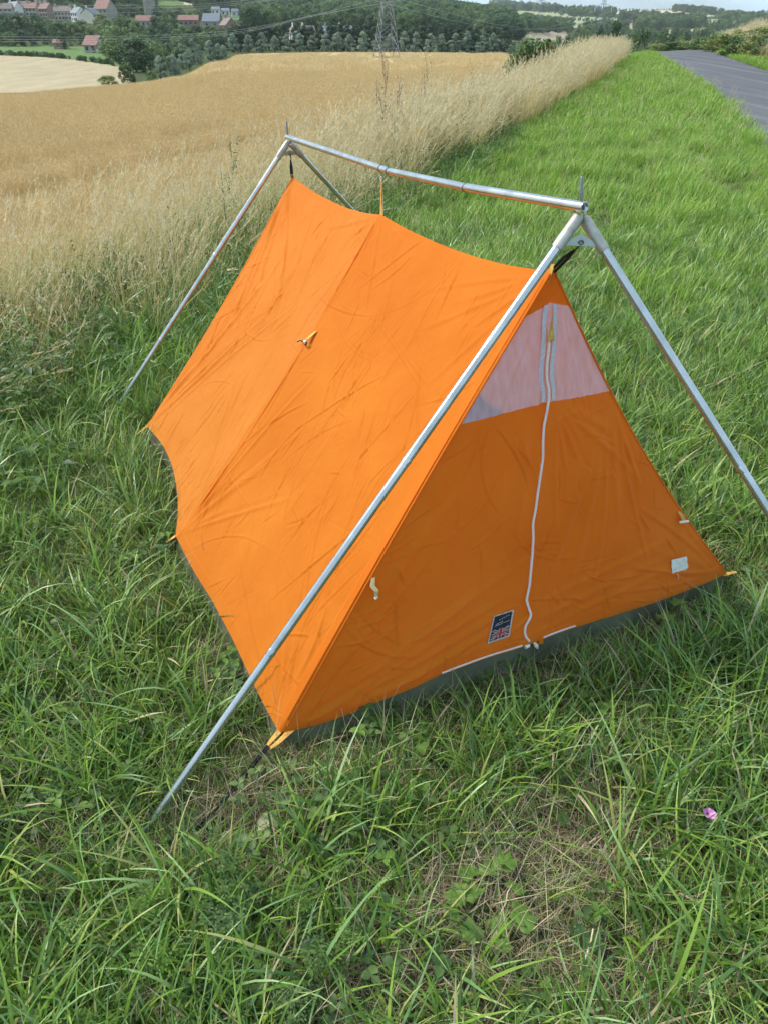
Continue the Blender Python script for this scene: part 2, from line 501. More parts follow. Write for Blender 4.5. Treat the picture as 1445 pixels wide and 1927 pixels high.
m1 = N(nt, 'ShaderNodeMixShader', Fac=.3); m2 = N(nt, 'ShaderNodeMixShader')
nt.links.new(df.outputs[0], m1.inputs[1]); nt.links.new(tl.outputs[0], m1.inputs[2])
nt.links.new(mr.outputs[0], m2.inputs['Fac']); nt.links.new(tr.outputs[0], m2.inputs[1]); nt.links.new(m1.outputs[0], m2.inputs[2])
nt.links.new(m2.outputs[0], out.inputs['Surface'])
M['mesh'] = m

def lerp(a, b, t): return a + (b - a) * t
P1 = at_z(535, 1378, .055); P2 = at_z(1366, 1079, .055); P3 = at_z(277, 802, .09)
P4 = P3 + (P2 - P1) * .99; P4[2] = .06
A1 = at_Y(1040, 507, 1.835); A2 = at_Y(550, 333, 3.57)
RDIR = (A2 - A1) / np.linalg.norm(A2 - A1)
WDIR = (P2 - P1) / np.linalg.norm(P2 - P1)
def poly3(pts, n=None):
    """arc-length parametrised smooth curve through 3-D points -> function of t in 0..1 (array)"""
    pts = np.array(pts)
    L = np.concatenate([[0], np.cumsum(np.linalg.norm(np.diff(pts, axis=0), axis=1))]); L /= L[-1]
    def f(t):
        t = np.asarray(t, float)
        return np.stack([pchip(L, pts[:, i], t) if False else np.interp(t, L, pts[:, i]) for i in range(3)], -1)
    return f
def catmull(pts, m=12):
    pts = [np.asarray(p, float) for p in pts]
    P = [2 * pts[0] - pts[1]] + pts + [2 * pts[-1] - pts[-2]]
    o = []
    for i in range(1, len(P) - 2):
        for j in range(m):
            t = j / m
            o.append(.5 * ((2 * P[i]) + (-P[i-1] + P[i+1]) * t + (2*P[i-1] - 5*P[i] + 4*P[i+1] - P[i+2]) * t*t + (-P[i-1] + 3*P[i] - 3*P[i+1] + P[i+2]) * t**3))
    o.append(pts[-1])
    return o
# ridge seam : two hanging curves meeting at the middle loop
r_near = [(1040, 507), (1000, 506), (930, 493), (850, 468), (770, 433), (718, 404)]
r_far = [(718, 404), (690, 401), (650, 390), (605, 369), (575, 350), (550, 333)]
ridge_pts = catmull([at_vplane(u, v, A1, A2) for u, v in r_near]) + catmull([at_vplane(u, v, A1, A2) for u, v in r_far])[1:]
ridge = poly3(ridge_pts)
RMID = at_vplane(718, 404, A1, A2)
b_near = [(535, 1378, .055), (520, 1366, .06), (480, 1290, .075), (440, 1205, .085), (400, 1130, .085), (362, 1068, .08), (332, 1008, .07)]
b_far = [(332, 1008, .07), (336, 960, .085), (333, 915, .10), (322, 868, .11), (303, 832, .10), (277, 802, .09)]
bot_pts = catmull([at_z(*q) for q in b_near]) + catmull([at_z(*q) for q in b_far])[1:]
bottom = poly3(bot_pts)
PM = at_z(332, 1008, .07)
def near_edge(t):
    t = np.asarray(t, float)[..., None]
    return lerp(A1, P1, t) + np.sin(np.pi * t) * .012 * (-WDIR)
def far_edge(t):
    t = np.asarray(t, float)[..., None]
    return lerp(A2, P3, t) - np.sin(np.pi * t) * .05 * RDIR
def right_edge(t):
    t = np.asarray(t, float)[..., None]
    return lerp(A1, P2, t) - np.sin(np.pi * t) * .045 * WDIR
def left_base(s, t):
    s = np.asarray(s, float); t = np.asarray(t, float)
    T = ridge(s); B = bottom(s); Nn = near_edge(t); Ff = far_edge(t)
    s_ = s[..., None]; t_ = t[..., None]
    c = (1 - t_) * T + t_ * B + (1 - s_) * Nn + s_ * Ff
    c -= (1 - s_) * (1 - t_) * A1 + s_ * (1 - t_) * A2 + (1 - s_) * t_ * P1 + s_ * t_ * P3
    nrm = np.cross(P1 - A1, A2 - A1); nrm = nrm / np.linalg.norm(nrm)
    if nrm[2] < 0: nrm = -nrm
    sag = -.028 * np.sin(np.pi * t_) * (np.abs(np.sin(np.pi * s_)) ** .8)
    # ridge of tension down the middle seam
    sag = sag + .012 * np.exp(-((s_ - .52) / .10) ** 2) * np.sin(np.pi * t_)
    return c + nrm * sag
hem_px = [(535, 1378, .055), (620, 1357, .062), (718, 1318, .075), (782, 1292, .083), (827, 1271, .088), (913, 1239, .092), (983, 1217, .092), (1050, 1191, .092), (1105, 1173, .09), (1167, 1154, .086), (1241, 1130, .078), (1323, 1099, .065), (1366, 1079, .055)]
hem = poly3(catmull([at_z(*q) for q in hem_px]))
def front_base(s, t):
    s = np.asarray(s, float); t = np.asarray(t, float)
    s_ = s[..., None]; t_ = t[..., None]
    c = lerp(near_edge(t), right_edge(t), s_)
    c = c + t_ ** 2 * (hem(s) - lerp(P1, P2, s_))
    c = c - RDIR * .02 * np.sin(np.pi * s_) * np.sin(np.pi * t_)      # breathes outwards a little
    return c
gs, gt = np.meshgrid(np.linspace(0, 1, 240), np.linspace(0, 1, 240), indexing='ij')
INV = {}
for key, fn in (('front', front_base), ('left', left_base)):
    P = fn(gs, gt); uu, vv = proj(P); INV[key] = (fn, uu, vv)
def inv(key, u, v):
    fn, uu, vv = INV[key]
    i = np.argmin((uu - u) ** 2 + (vv - v) ** 2 + (0 if key == 'left' else 0))
    s, t = gs.flat[i], gt.flat[i]
    for _ in range(6):
        e = 1e-3
        q = np.array(proj(fn(np.array([s, s + e, s]), np.array([t, t, t + e]))))
        J = np.array([[q[0, 1] - q[0, 0], q[0, 2] - q[0, 0]], [q[1, 1] - q[1, 0], q[1, 2] - q[1, 0]]]) / e
        if abs(np.linalg.det(J)) < 1: break
        d = np.linalg.solve(J, np.array([u, v]) - q[:, 0])
        s += float(np.clip(d[0], -.05, .05)); t += float(np.clip(d[1], -.05, .05))
    return s, t
def surf_normal(fn, s, t):
    e = 2e-3
    s = np.asarray(s, float); t = np.asarray(t, float)
    a = fn(s + e, t) - fn(s - e, t); b = fn(s, t + e) - fn(s, t - e)
    n = np.cross(a, b); n /= np.linalg.norm(n, axis=-1, keepdims=True) + 1e-12
    return n
def on(key, u, v, off=.003):
    s, t = inv(key, u, v)
    fn = INV[key][0]
    n = surf_normal(fn, np.array([s]), np.array([t]))[0]
    if np.dot(n, CAM - fn(np.array([s]), np.array([t]))[0]) < 0: n = -n
    return fn(np.array([s]), np.array([t]))[0] + n * off, n

def crease_field(XY, segs):
    h = np.zeros(len(XY))
    for cx, cy, ang, l, w, a, curv in segs:
        dx, dy = math.cos(ang), math.sin(ang)
        m_ = (np.abs(XY[:, 0] - cx) < l + 4 * w) & (np.abs(XY[:, 1] - cy) < l + 4 * w)
        if not m_.any(): continue
        p = XY[m_] - (cx, cy)
        x = p[:, 0] * dx + p[:, 1] * dy
        y = -p[:, 0] * dy + p[:, 1] * dx + curv * x * x
        fall = np.clip(1 - (x / l) ** 2, 0, 1) ** .8
        h[m_] += a * fall * (np.exp(-(y / w) ** 2) - .45 * np.exp(-((y - 2.0 * w) / (1.3 * w)) ** 2))
    return h
def panel(name, fn, s_of, t_of, na_, nb, mat, parent, segs=None, frame=None, calm=None, flip=False, extra=None, sub=None):
    """grid of na_ x nb over (a,b); creases are raised along the normal"""
    a, b = np.meshgrid(np.linspace(0, 1, na_), np.linspace(0, 1, nb), indexing='ij')
    s = np.array(a); t = np.array(b)
    for _ in range(4):
        t = t_of(s, b); s = s_of(t, a)
    P = fn(s, t).reshape(-1, 3)
    n = surf_normal(fn, np.clip(s, .004, .996), np.clip(t, .004, .996)).reshape(-1, 3)
    if np.dot(n.mean(0), CAM - P.mean(0)) < 0: n = -n
    h = np.zeros(len(P))
    if segs is not None:
        o, ex, ey = frame
        XY = np.stack([(P - o) @ ex, (P - o) @ ey], -1)
        h = crease_field(XY, segs)
        # broad cloth undulation
        h += .0035 * fbm(XY[:, 0], XY[:, 1], .9, 21) + .0012 * fbm(XY[:, 0], XY[:, 1], .22, 22)
        if calm is not None:
            for (q, rad) in calm:
                d2 = ((P - q) ** 2).sum(1)
                h *= 1 - np.exp(-d2 / rad ** 2)
        edge = np.minimum(np.minimum(s.ravel(), 1 - s.ravel()), np.minimum(t.ravel(), 1 - t.ravel()))
        h *= np.clip(edge / .02, 0, 1)
    if extra is not None: h += extra(s.ravel(), t.ravel())
    P = P + n * h[:, None]
    idx = np.arange(na_ * nb).reshape(na_, nb)
    Fq = np.stack([idx[:-1, :-1], idx[1:, :-1], idx[1:, 1:], idx[:-1, 1:]], -1).reshape(-1, 4)
    fn_ = np.cross(P[Fq[0, 1]] - P[Fq[0, 0]], P[Fq[0, 3]] - P[Fq[0, 0]])
    mid = Fq[len(Fq) // 2 + nb // 2]
    fn_ = np.cross(P[mid[1]] - P[mid[0]], P[mid[3]] - P[mid[0]])
    if np.dot(fn_, n.mean(0)) < 0: Fq = Fq[:, ::-1]
    return obj(name, P, Fq, mat, parent, smooth=True)

TENT = empty('tent', ((P1 + P2 + P3 + P4) / 4 * np.array([1, 1, 0])), 'orange cotton ridge tent with white mesh window, hung from metal pole frame', 'tent')

# ---- left slope
o_l = A1; ex_l = RDIR; nl = np.cross(P1 - A1, RDIR); nl /= np.linalg.norm(nl); ey_l = np.cross(RDIR, nl); ey_l /= np.linalg.norm(ey_l)
if np.dot(ey_l, P1 - A1) < 0: ey_l = -ey_l
rg = random.Random(5)
segs = []
Ldim = np.linalg.norm(A2 - A1)
Sdim = np.dot(P1 - A1, ey_l)
for _ in range(460):
    cx = rg.uniform(-.1, Ldim + .1); cy = rg.uniform(.05, Sdim)
    if rg.random() < .75: ang = math.pi / 2 + .25 + rg.gauss(0, .38)
    else: ang = rg.uniform(0, math.pi)
    l = rg.choice([rg.uniform(.02, .07), rg.uniform(.04, .13), rg.uniform(.10, .26)])
    segs.append((cx, cy, ang, l, rg.uniform(.0018, .0036), rg.uniform(.0012, .0042) * rg.choice([1, 1, -1]), rg.uniform(-1.6, 1.6)))
def xy_l(p): return ((p - o_l) @ ex_l, (p - o_l) @ ey_l)
def radiate(sg, xy, a0, a1, n, lmin, lmax, w0, amp, seed, r0=.04):
    q = random.Random(seed)
    for i in range(n):
        a = a0 + (a1 - a0) * (i + q.random() * .8) / n
        l = q.uniform(lmin, lmax)
        sg.append((xy[0] + math.cos(a) * (l + r0), xy[1] + math.sin(a) * (l + r0), a, l, w0 * q.uniform(.7, 1.5), amp * q.uniform(.5, 1.1), q.uniform(-.25, .25)))
radiate(segs, xy_l(P1), -math.pi / 2 - .35, -.25, 9, .12, .38, .008, .0042, 1)
radiate(segs, xy_l(P3), -math.pi / 2 - .6, -math.pi / 2 + .45, 10, .15, .5, .010, .0075, 2)
radiate(segs, xy_l(PM), -math.pi / 2 - .8, -math.pi / 2 + .8, 12, .12, .42, .008, .0055, 3)
radiate(segs, xy_l(A2), math.pi / 2 - .1, math.pi / 2 + 1.1, 9, .12, .45, .009, .0065, 4)
radiate(segs, xy_l(RMID), .15, math.pi - .15, 9, .06, .22, .006, .0028, 5)
radiate(segs, xy_l(A1), .2, math.pi / 2, 7, .08, .26, .006, .003, 6)
# crumple near the far bottom edge
for _ in range(26):
    f = rg.uniform(.06, .44); p = bottom(np.array(1 - f)); x, y = xy_l(p)
    segs.append((x + rg.uniform(-.03, .03), y - rg.uniform(.02, .12), math.pi / 2 + rg.gauss(.25, .5), rg.uniform(.03, .09), rg.uniform(.003, .006), rg.uniform(.0015, .0035), rg.uniform(-4, 4)))
def seam_l(s, t):
    h = .0022 * ((s < .018) & (s > .002)) + .0016 * (np.abs(s - .52) < .005)
    h = h + .0016 * (t > .975)
    h = h - .0012 * (np.abs(s - .0125) < .0016)
    return h
gtab, _ = on('left', 582, 640, 0)
M['orange_paler'] = fabric('orange_cotton_paler', (.82, .25, .024), (.92, .31, .044), .44)  # slightly paler orange, used behind the middle seam
panel('left_slope', left_base, lambda t, a: a * .5225, lambda s, b: b, 250, 330, M['orange'], TENT, segs, (o_l, ex_l, ey_l), [(gtab, .03)], extra=seam_l)
panel('left_slope', left_base, lambda t, a: .5225 + a * .4775, lambda s, b: b, 230, 330, M['orange_paler'], TENT, segs, (o_l, ex_l, ey_l), [(gtab, .03)], extra=seam_l)['label'] = 'paler rear half of the tent side'

# ---- right slope and back wall
def right_base(s, t):
    s = np.asarray(s, float); t = np.asarray(t, float); s_ = s[..., None]; t_ = t[..., None]
    T = ridge(s); B = lerp(P2, P4, s_) + np.sin(np.pi * 2 * s_) ** 2 * .02 * -WDIR
    Nn = right_edge(t); Ff = lerp(A2, P4, t_) - np.sin(np.pi * t_) * .05 * RDIR
    c = (1 - t_) * T + t_ * B + (1 - s_) * Nn + s_ * Ff
    c -= (1 - s_) * (1 - t_) * A1 + s_ * (1 - t_) * A2 + (1 - s_) * t_ * P2 + s_ * t_ * P4
    nr_ = np.cross(A2 - A1, P2 - A1); nr_ /= np.linalg.norm(nr_)
    if nr_[2] < 0: nr_ = -nr_
    return c - nr_ * .02 * np.sin(np.pi * t_) * np.sin(np.pi * s_)
segs_r = [(rg.uniform(0, 2), rg.uniform(0, 1.3), rg.uniform(0, 3.14), rg.uniform(.04, .15), .004, .002, 0) for _ in range(80)]
panel('right_slope', right_base, lambda t, a: a, lambda s, b: b * .999, 160, 110, M['orange'], TENT, segs_r, (A1, RDIR, np.array([0, 0, -1.0])))
def back_base(s, t):
    s_ = np.asarray(s, float)[..., None]; t_ = np.asarray(t, float)[..., None]
    return lerp(far_edge(np.asarray(t, float)), lerp(A2, P4, t_) - np.sin(np.pi * t_) * .05 * RDIR, s_) - RDIR * .01
panel('back_wall', back_base, lambda t, a: a, lambda s, b: .01 + b * .97, 60, 60, M['orange'], TENT, segs_r, (A2, WDIR, np.array([0, 0, -1.0])))

# ---- front wall
zip_px = [(1037, 512), (1037, 540), (1034, 575), (1032, 610), (1031, 640), (1029, 665), (1026, 690), (1026, 712), (1030, 732), (1030, 752), (1026, 775), (1021, 800), (1019, 830), (1019, 860), (1014, 895), (1009, 930), (1005, 960), (1000, 985), (1001, 1010), (999, 1045), (996, 1075), (994, 1100), (988, 1128), (993, 1145), (997, 1155), (994, 1165), (986, 1176), (985, 1190), (988, 1200), (996, 1206), (1003, 1214)]
zst = np.array([inv('front', u, v) for u, v in zip_px])
zo = np.argsort(zst[:, 1]); 
zs_, zt_ = zst[zo, 0], zst[zo, 1]
zt_[0] = min(zt_[0], .0)
def zip_s(t): return np.interp(t, zt_, zs_)
t_bl = inv('front', 876, 797)[1]; t_br = inv('front', 1140, 738)[1]
t_tl = inv('front', 990, 597)[1]; t_tm = inv('front', 1036, 569)[1]; t_tr = inv('front', 1068, 576)[1]
t_bm = inv('front', 1027, 757)[1]
wb = lambda s: np.interp(s, [0, .5, 1], [t_bl, t_bm, t_br])
wt = lambda s: np.interp(s, [0, .5, 1], [t_tl, t_tm, t_tr])
print('front params', t_tl, t_tm, t_tr, t_bl, t_bm, t_br, zs_.min(), zs_.max(), zt_.max())
o_f = P1; ex_f = WDIR; nf = np.cross(WDIR, A1 - P1); nf /= np.linalg.norm(nf); ey_f = np.cross(nf, WDIR)
Wf = np.linalg.norm(P2 - P1)
def xy_f(p): return ((p - o_f) @ ex_f, (p - o_f) @ ey_f)
segs = []
for _ in range(210):
    y = rg.uniform(.02, .85); x = rg.uniform(0, Wf)
    if x < Wf * .45: ang = .55 + rg.gauss(0, .5)
    else: ang = math.pi - .9 + rg.gauss(0, .5)
    if rg.random() < .25: ang = rg.uniform(0, math.pi)
    segs.append((x, y, ang, rg.choice([rg.uniform(.02, .06), rg.uniform(.04, .10), rg.uniform(.07, .16)]), rg.uniform(.0024, .0048), rg.uniform(.0014, .0040) * rg.choice([1, 1, -1]), rg.uniform(-2.5, 2.5)))
radiate(segs, xy_f(P1), .12, 1.0, 9, .12, .42, .010, .0055, 11)
radiate(segs, xy_f(P2), math.pi - 1.0, math.pi - .1, 8, .12, .36, .009, .0048, 12)
wbm = front_base(np.array(.5), np.array(t_bm))
radiate(segs, xy_f(front_base(np.array(.58), np.array(t_bm))), -1.6, -.5, 6, .06, .22, .008, .005, 13)
radiate(segs, xy_f(front_base(np.array(.97), np.array(t_br + .02))), -2.0, -1.05, 6, .12, .34, .009, .006, 14)
radiate(segs, xy_f(front_base(np.array(.42), np.array(t_bm))), -1.9, -1.3, 3, .06, .18, .009, .004, 15)
for cy in (.10, .145, .20):
    segs.append((Wf * .66, cy, .12, .30, .009, .0035, .1)); segs.append((Wf * .30, cy * .8, .25, .26, .010, .004, -.1))
calm = [(on('front', 940, 1178, 0)[0], .045), (on('front', 1276, 1062, 0)[0], .03)]
LO = lambda t, a: lerp(0 * t, zip_s(t), a)
RO = lambda t, a: lerp(zip_s(t), 1 + 0 * t, a)
fr = (o_f, ex_f, ey_f)
def seam_f(s, t): return .0015 * (t > .955) - .001 * (np.abs(t - .958) < .004)
panel('door_panel', front_base, LO, lambda s, b: lerp(wb(s), 1 + 0 * s, b), 210, 210, M['orange'], TENT, segs, fr, calm, extra=seam_f)
panel('door_panel', front_base, RO, lambda s, b: lerp(wb(s), 1 + 0 * s, b), 190, 210, M['orange'], TENT, segs, fr, calm, extra=seam_f)
wsegs = []
radiate(wsegs, xy_f(A1), -math.pi / 2 - .5, -math.pi / 2 + .52, 12, .10, .26, .007, .004, 16, r0=.12)
panel('window', front_base, LO, lambda s, b: lerp(wt(s), wb(s), b), 70, 70, M['mesh'], TENT, wsegs, fr)
panel('window', front_base, RO, lambda s, b: lerp(wt(s), wb(s), b), 70, 70, M['mesh'], TENT, wsegs, fr)
gsegs = [(rg.uniform(.6, 1.0), rg.uniform(.9, 1.3), rg.uniform(0, 3), .05, .004, .0015, 0) for _ in range(30)]
panel('gusset', front_base, LO, lambda s, b: lerp(0 * s + .002, wt(s), b), 50, 50, M['orange'], TENT, gsegs, fr)
panel('gusset', front_base, RO, lambda s, b: lerp(0 * s + .002, wt(s), b), 50, 50, M['orange'], TENT, gsegs, fr)

def ribbon(name, key, st, width, off, mat, parent, thick=0.0):
    """flat tape lying on a tent surface along (s,t) points"""
    fn = INV[key][0]
    st = np.array(st)
    P = fn(st[:, 0], st[:, 1]); n = surf_normal(fn, st[:, 0], st[:, 1])
    if np.dot(n.mean(0), CAM - P.mean(0)) < 0: n = -n
    d = np.gradient(P, axis=0); d /= np.linalg.norm(d, axis=1, keepdims=True) + 1e-12
    side = np.cross(d, n)
    P = P + n * off
    V, F = [], []
    for i in range(len(P)):
        V += [P[i] - side[i] * width / 2, P[i] + side[i] * width / 2]
    for i in range(len(P) - 1): F.append((2 * i, 2 * i + 1, 2 * i + 3, 2 * i + 2))
    return obj(name, V, F, mat, parent, smooth=True)
def zip_chain(name, key, st, rad, off, parent):
    fn = INV[key][0]; st = np.array(st)
    P = fn(st[:, 0], st[:, 1]); n = surf_normal(fn, st[:, 0], st[:, 1])
    if np.dot(n.mean(0), CAM - P.mean(0)) < 0: n = -n
    P = P + n * off
    rr = [rad * (1.0 if i % 2 else .72) for i in range(len(P))]
    mb = MB(); mb.tube(P, rr, 6)
    return mb.build(name, M['zip'], parent)
tzz = np.linspace(wt(.5) + .055, .985, 420)
kk = np.ones(9) / 9
szz = zip_s(tzz); szz = np.convolve(np.pad(szz, 4, 'edge'), kk, 'valid')
zp = zip_chain('zip', 'front', np.stack([szz, tzz], -1), .0042, .004, TENT)
for sg in (-1, 1):
    tt = np.linspace(wt(.5) + .004, wb(.5) - .003, 40)
    ribbon('zip_tape', 'front', np.stack([zip_s(tt) + sg * .011 / np.maximum(tt, .1), tt], -1), .012, .0032, M['tape'], TENT)
# slim orange slot above the slider, and the leather pull
pl, pn = on('front', 1030, 640, .009); pt, _ = on('front', 1034, 600, .008); pr, _ = on('front', 1037, 641, .009); pl2, _ = on('front', 1025, 641, .009)
obj('zip_pull', [pt, pl2, pr, pt + pn * .003, pl2 + pn * .003, pr + pn * .003], [(0, 1, 2), (3, 5, 4), (0, 3, 4, 1), (1, 4, 5, 2), (2, 5, 3, 0)], M['gold'], TENT)
# horizontal zip along the hem, in two runs
hz1 = [(830, 1266), (870, 1252), (910, 1240), (945, 1229), (980, 1219)]
hz2 = [(1018, 1201), (1040, 1193), (1060, 1185), (1080, 1179)]
for hp in (hz1, hz2):
    st = np.array([inv('front', u, v) for u, v in hp])
    n_ = len(hp) * 26
    ss = np.interp(np.linspace(0, 1, n_), np.linspace(0, 1, len(hp)), st[:, 0])
    tt = np.minimum(np.interp(np.linspace(0, 1, n_), np.linspace(0, 1, len(hp)), st[:, 1]), .992)
    zip_chain('hem_zip', 'front', np.stack([ss, tt], -1), .0032, .004, TENT)
mb = MB()
q0, qn = on('front', 985, 1216, .006); q1, _ = on('front', 993, 1213, .006)
mb.tube([q0, q1], [.006, .005], 8)
mb.build('zip_slider', M['ivory'], TENT)
q0, qn = on('front', 1002, 1208, .008); q1, _ = on('front', 1007, 1217, .010)
MB().tube([q0, lerp(q0, q1, .5), q1], [.005, .007, .003], 8).build('zip_slider', M['ivory'], TENT)
q0, _ = on('front', 1012, 1200, .003); q1, _ = on('front', 1020, 1190, .006); q2, _ = on('front', 1017, 1209, .010); q3, _ = on('front', 1010, 1212, .004)
obj('door_flap_corner', [q0, q1, q2, q3], [(0, 1, 2, 3)], M['orange'], TENT)

sm_t = np.linspace(.01, .985, 70)
MB().tube(near_edge(sm_t) + np.array([0, 0, .0015]), .0028, 8).build('front_seam', M['orange'], TENT, True)
MB().tube(right_edge(sm_t) + np.array([0, 0, .0015]), .0028, 8).build('front_seam', M['orange'], TENT, True)
ribbon('seam_band', 'left', np.stack([np.full(60, .010), np.linspace(.02, .97, 60)], -1), .022, .0040, M['orange'], TENT)

# ---- sewn label with the little flag
LC = [(929, 1159), (963, 1148), (955, 1195), (918, 1208)]     # TL TR BR BL
def lab(a, b, off):
    u = (LC[0][0] * (1 - a) + LC[1][0] * a) * (1 - b) + (LC[3][0] * (1 - a) + LC[2][0] * a) * b
    v = (LC[0][1] * (1 - a) + LC[1][1] * a) * (1 - b) + (LC[3][1] * (1 - a) + LC[2][1] * a) * b
    return on('front', u, v, off)[0]
def lab_quad(name, poly, off, mat, parent):
    V = [lab(a, b, off) for a, b in poly]
    return obj(name, V, [tuple(range(len(V)))], mat, parent)
V = [lab(a, b, .0030) for b in np.linspace(0, 1, 7) for a in np.linspace(0, 1, 6)]
F = [(i * 6 + j, i * 6 + j + 1, (i + 1) * 6 + j + 1, (i + 1) * 6 + j) for i in range(6) for j in range(5)]
LAB = obj('label', V, F, M['navy'], TENT)
LAB['label'] = 'dark cloth label with small union flag'
for poly in ([(-.05, -.03), (1.05, -.03), (1.05, .02), (-.05, .02)], [(-.05, .98), (1.05, .98), (1.05, 1.04), (-.05, 1.04)], [(-.06, .02), (.01, .02), (.01, .98), (-.06, .98)], [(.98, .02), (1.06, .02), (1.06, .98), (.98, .98)]):
    lab_quad('piping', poly, .0034, M['flagwhite'], LAB)
fa, fb, f0, f1 = .06, .95, .56, .95
def FL(x, y): return (fa + (fb - fa) * x, f0 + (f1 - f0) * y)
def diag(x0, y0, x1, y1, w): 
    dx, dy = x1 - x0, y1 - y0; l = math.hypot(dx, dy); nx_, ny_ = -dy / l * w, dx / l * w
    return [FL(x0 + nx_, y0 + ny_), FL(x0 - nx_, y0 - ny_), FL(x1 - nx_, y1 - ny_), FL(x1 + nx_, y1 + ny_)]
lab_quad('flag_saltire', diag(.03, .03, .97, .97, .10), .0036, M['flagwhite'], LAB)
lab_quad('flag_saltire', diag(.97, .03, .03, .97, .10), .0038, M['flagwhite'], LAB)
lab_quad('flag_red_saltire', diag(.02, .02, .98, .98, .04), .0041, M['flagred'], LAB)
lab_quad('flag_red_saltire', diag(.98, .02, .02, .98, .04), .0043, M['flagred'], LAB)
lab_quad('flag_cross', [FL(.38, 0), FL(.62, 0), FL(.62, 1), FL(.38, 1)], .0046, M['flagwhite'], LAB)
lab_quad('flag_cross', [FL(0, .36), FL(1, .36), FL(1, .64), FL(0, .64)], .0048, M['flagwhite'], LAB)
lab_quad('flag_red_cross', [FL(.42, 0), FL(.58, 0), FL(.58, 1), FL(.42, 1)], .0051, M['flagred'], LAB)
lab_quad('flag_red_cross', [FL(0, .41), FL(1, .41), FL(1, .59), FL(0, .59)], .0053, M['flagred'], LAB)
# faded script lines of the label: worn strokes, not legible in the photograph
lab_quad('underline', [(.14, .405), (.90, .345), (.90, .365), (.14, .425)], .0036, M['flagwhite'], LAB)
mb = MB()
q = random.Random(3)
pts = [lab(.16 + .045 * i, .36 - .055 * i / 8 + (.025 if i % 2 else -.03) * q.uniform(.5, 1.2), .0038) for i in range(9)]
mb.tube(pts, .0007, 4)
pts = [lab(.30 + .05 * i, .20 - .06 * i / 9 + (.03 if i % 2 else -.03) * q.uniform(.4, 1.2), .0038) for i in range(12)]
mb.tube(pts, .0006, 4)
mb.build('script_lettering', M['flagwhite'], LAB)

# ---- white repair patch with loose threads
PC = [(1260, 1053), (1290, 1046), (1292, 1069), (1262, 1079)]
V = []
for b in np.linspace(0, 1, 5):
    for a in np.linspace(0, 1, 5):
        u = (PC[0][0] * (1 - a) + PC[1][0] * a) * (1 - b) + (PC[3][0] * (1 - a) + PC[2][0] * a) * b + random.uniform(-.7, .7)
        v = (PC[0][1] * (1 - a) + PC[1][1] * a) * (1 - b) + (PC[3][1] * (1 - a) + PC[2][1] * a) * b + random.uniform(-.7, .7)
        V.append(on('front', u, v, .004)[0])
F = [(i * 5 + j, i * 5 + j + 1, (i + 1) * 5 + j + 1, (i + 1) * 5 + j) for i in range(4) for j in range(4)]
PT = obj('repair_patch', V, F, M['patch'], TENT, smooth=True)
PT['label'] = 'white square repair patch'
for (ua, va, ub, vb) in ((1272, 1078, 1273, 1090), (1284, 1074, 1287, 1071)):
    MB().tube([on('front', ua, va, .004)[0], on('front', (ua + ub) / 2 + 1, (va + vb) / 2, .006)[0], on('front', ub, vb, .004)[0]], .0008, 4).build('loose_thread', M['patch'], PT)

# ---- door toggles and tapes
def strip(name, pts, w, mat, parent, side, th=.0015):
    pts = [np.asarray(p, float) for p in pts]
    V, F = [], []
    ws = w if hasattr(w, '__len__') else [w] * len(pts)
    for i, p in enumerate(pts):
        d = pts[min(i + 1, len(pts) - 1)] - pts[max(i - 1, 0)]; d /= np.linalg.norm(d)
        n = np.cross(d, side); n /= np.linalg.norm(n) + 1e-9
        for sx, sn in ((-1, -1), (1, -1), (1, 1), (-1, 1)):
            V.append(p + side * sx * ws[i] / 2 + n * sn * th / 2)
    for i in range(len(pts) - 1):
        for j in range(4): F.append((i * 4 + j, i * 4 + (j + 1) % 4, i * 4 + 4 + (j + 1) % 4, i * 4 + 4 + j))
    F += [(3, 2, 1, 0), tuple((len(pts) - 1) * 4 + j for j in range(4))]
    return obj(name, V, F, mat, parent, smooth=False)
t0, n0 = on('front', 702, 1086, .004); t1, _ = on('front', 699, 1100, .012); t2, _ = on('front', 706, 1108, .016); t3, _ = on('front', 706, 1120, .012)
strip('toggle_tape', [t0, t1, t2, t3], [.010, .013, .012, .008], M['cream_tape'], TENT, WDIR)
MB().tube([t3 + WDIR * .004, t3 - WDIR * .003 - np.array([0, 0, .006])], .004, 8).build('toggle', M['ivory'], TENT)
t0, n0 = on('front', 1274, 962, .004); t1, _ = on('front', 1277, 970, .012); t2, _ = on('front', 1279, 979, .014)
strip('toggle_tape', [t0, t1, t2], [.012, .014, .014], M['gold'], TENT, WDIR)
ta, _ = on('front', 1269, 981, .016); tb, _ = on('front', 1287, 979, .016)
MB().tube([ta, lerp(ta, tb, .1), lerp(ta, tb, .9), tb], [.001, .0042, .0042, .001], 8).build('toggle', M['ivory'], TENT)

# ---- guy tab with hook on the left slope
a0, nn = on('left', 596, 625, .004); a1, _ = on('left', 590, 634, .010); a2, _ = on('left', 584, 644, .018)
strip('guy_tab', [a0, a1, a2], .020, M['gold'], TENT, RDIR * .9 + ey_l * .3)
h0, _ = on('left', 583, 649, .02)
MB().tube([h0 + RDIR * -.006, h0 + RDIR * .004], .006, 8).build('guy_bead', M['ivory'], TENT)
hk = []
for i in range(17):
    a = i / 16
    u = 586 - 18 * a; v = 649 + 4.0 * math.sin(a * 2 * math.pi) 
    hk.append(on('left', u, v, .014 + .005 * math.cos(a * 2 * math.pi))[0])
MB().tube(hk, .0024, 6).build('guy_hook', M['blackmetal'], TENT)
st_ = np.linspace(.03, .97, 60)
ribbon('middle_seam', 'left', np.stack([np.full(60, .522), st_], -1), .012, .0026, M['orange'], TENT)

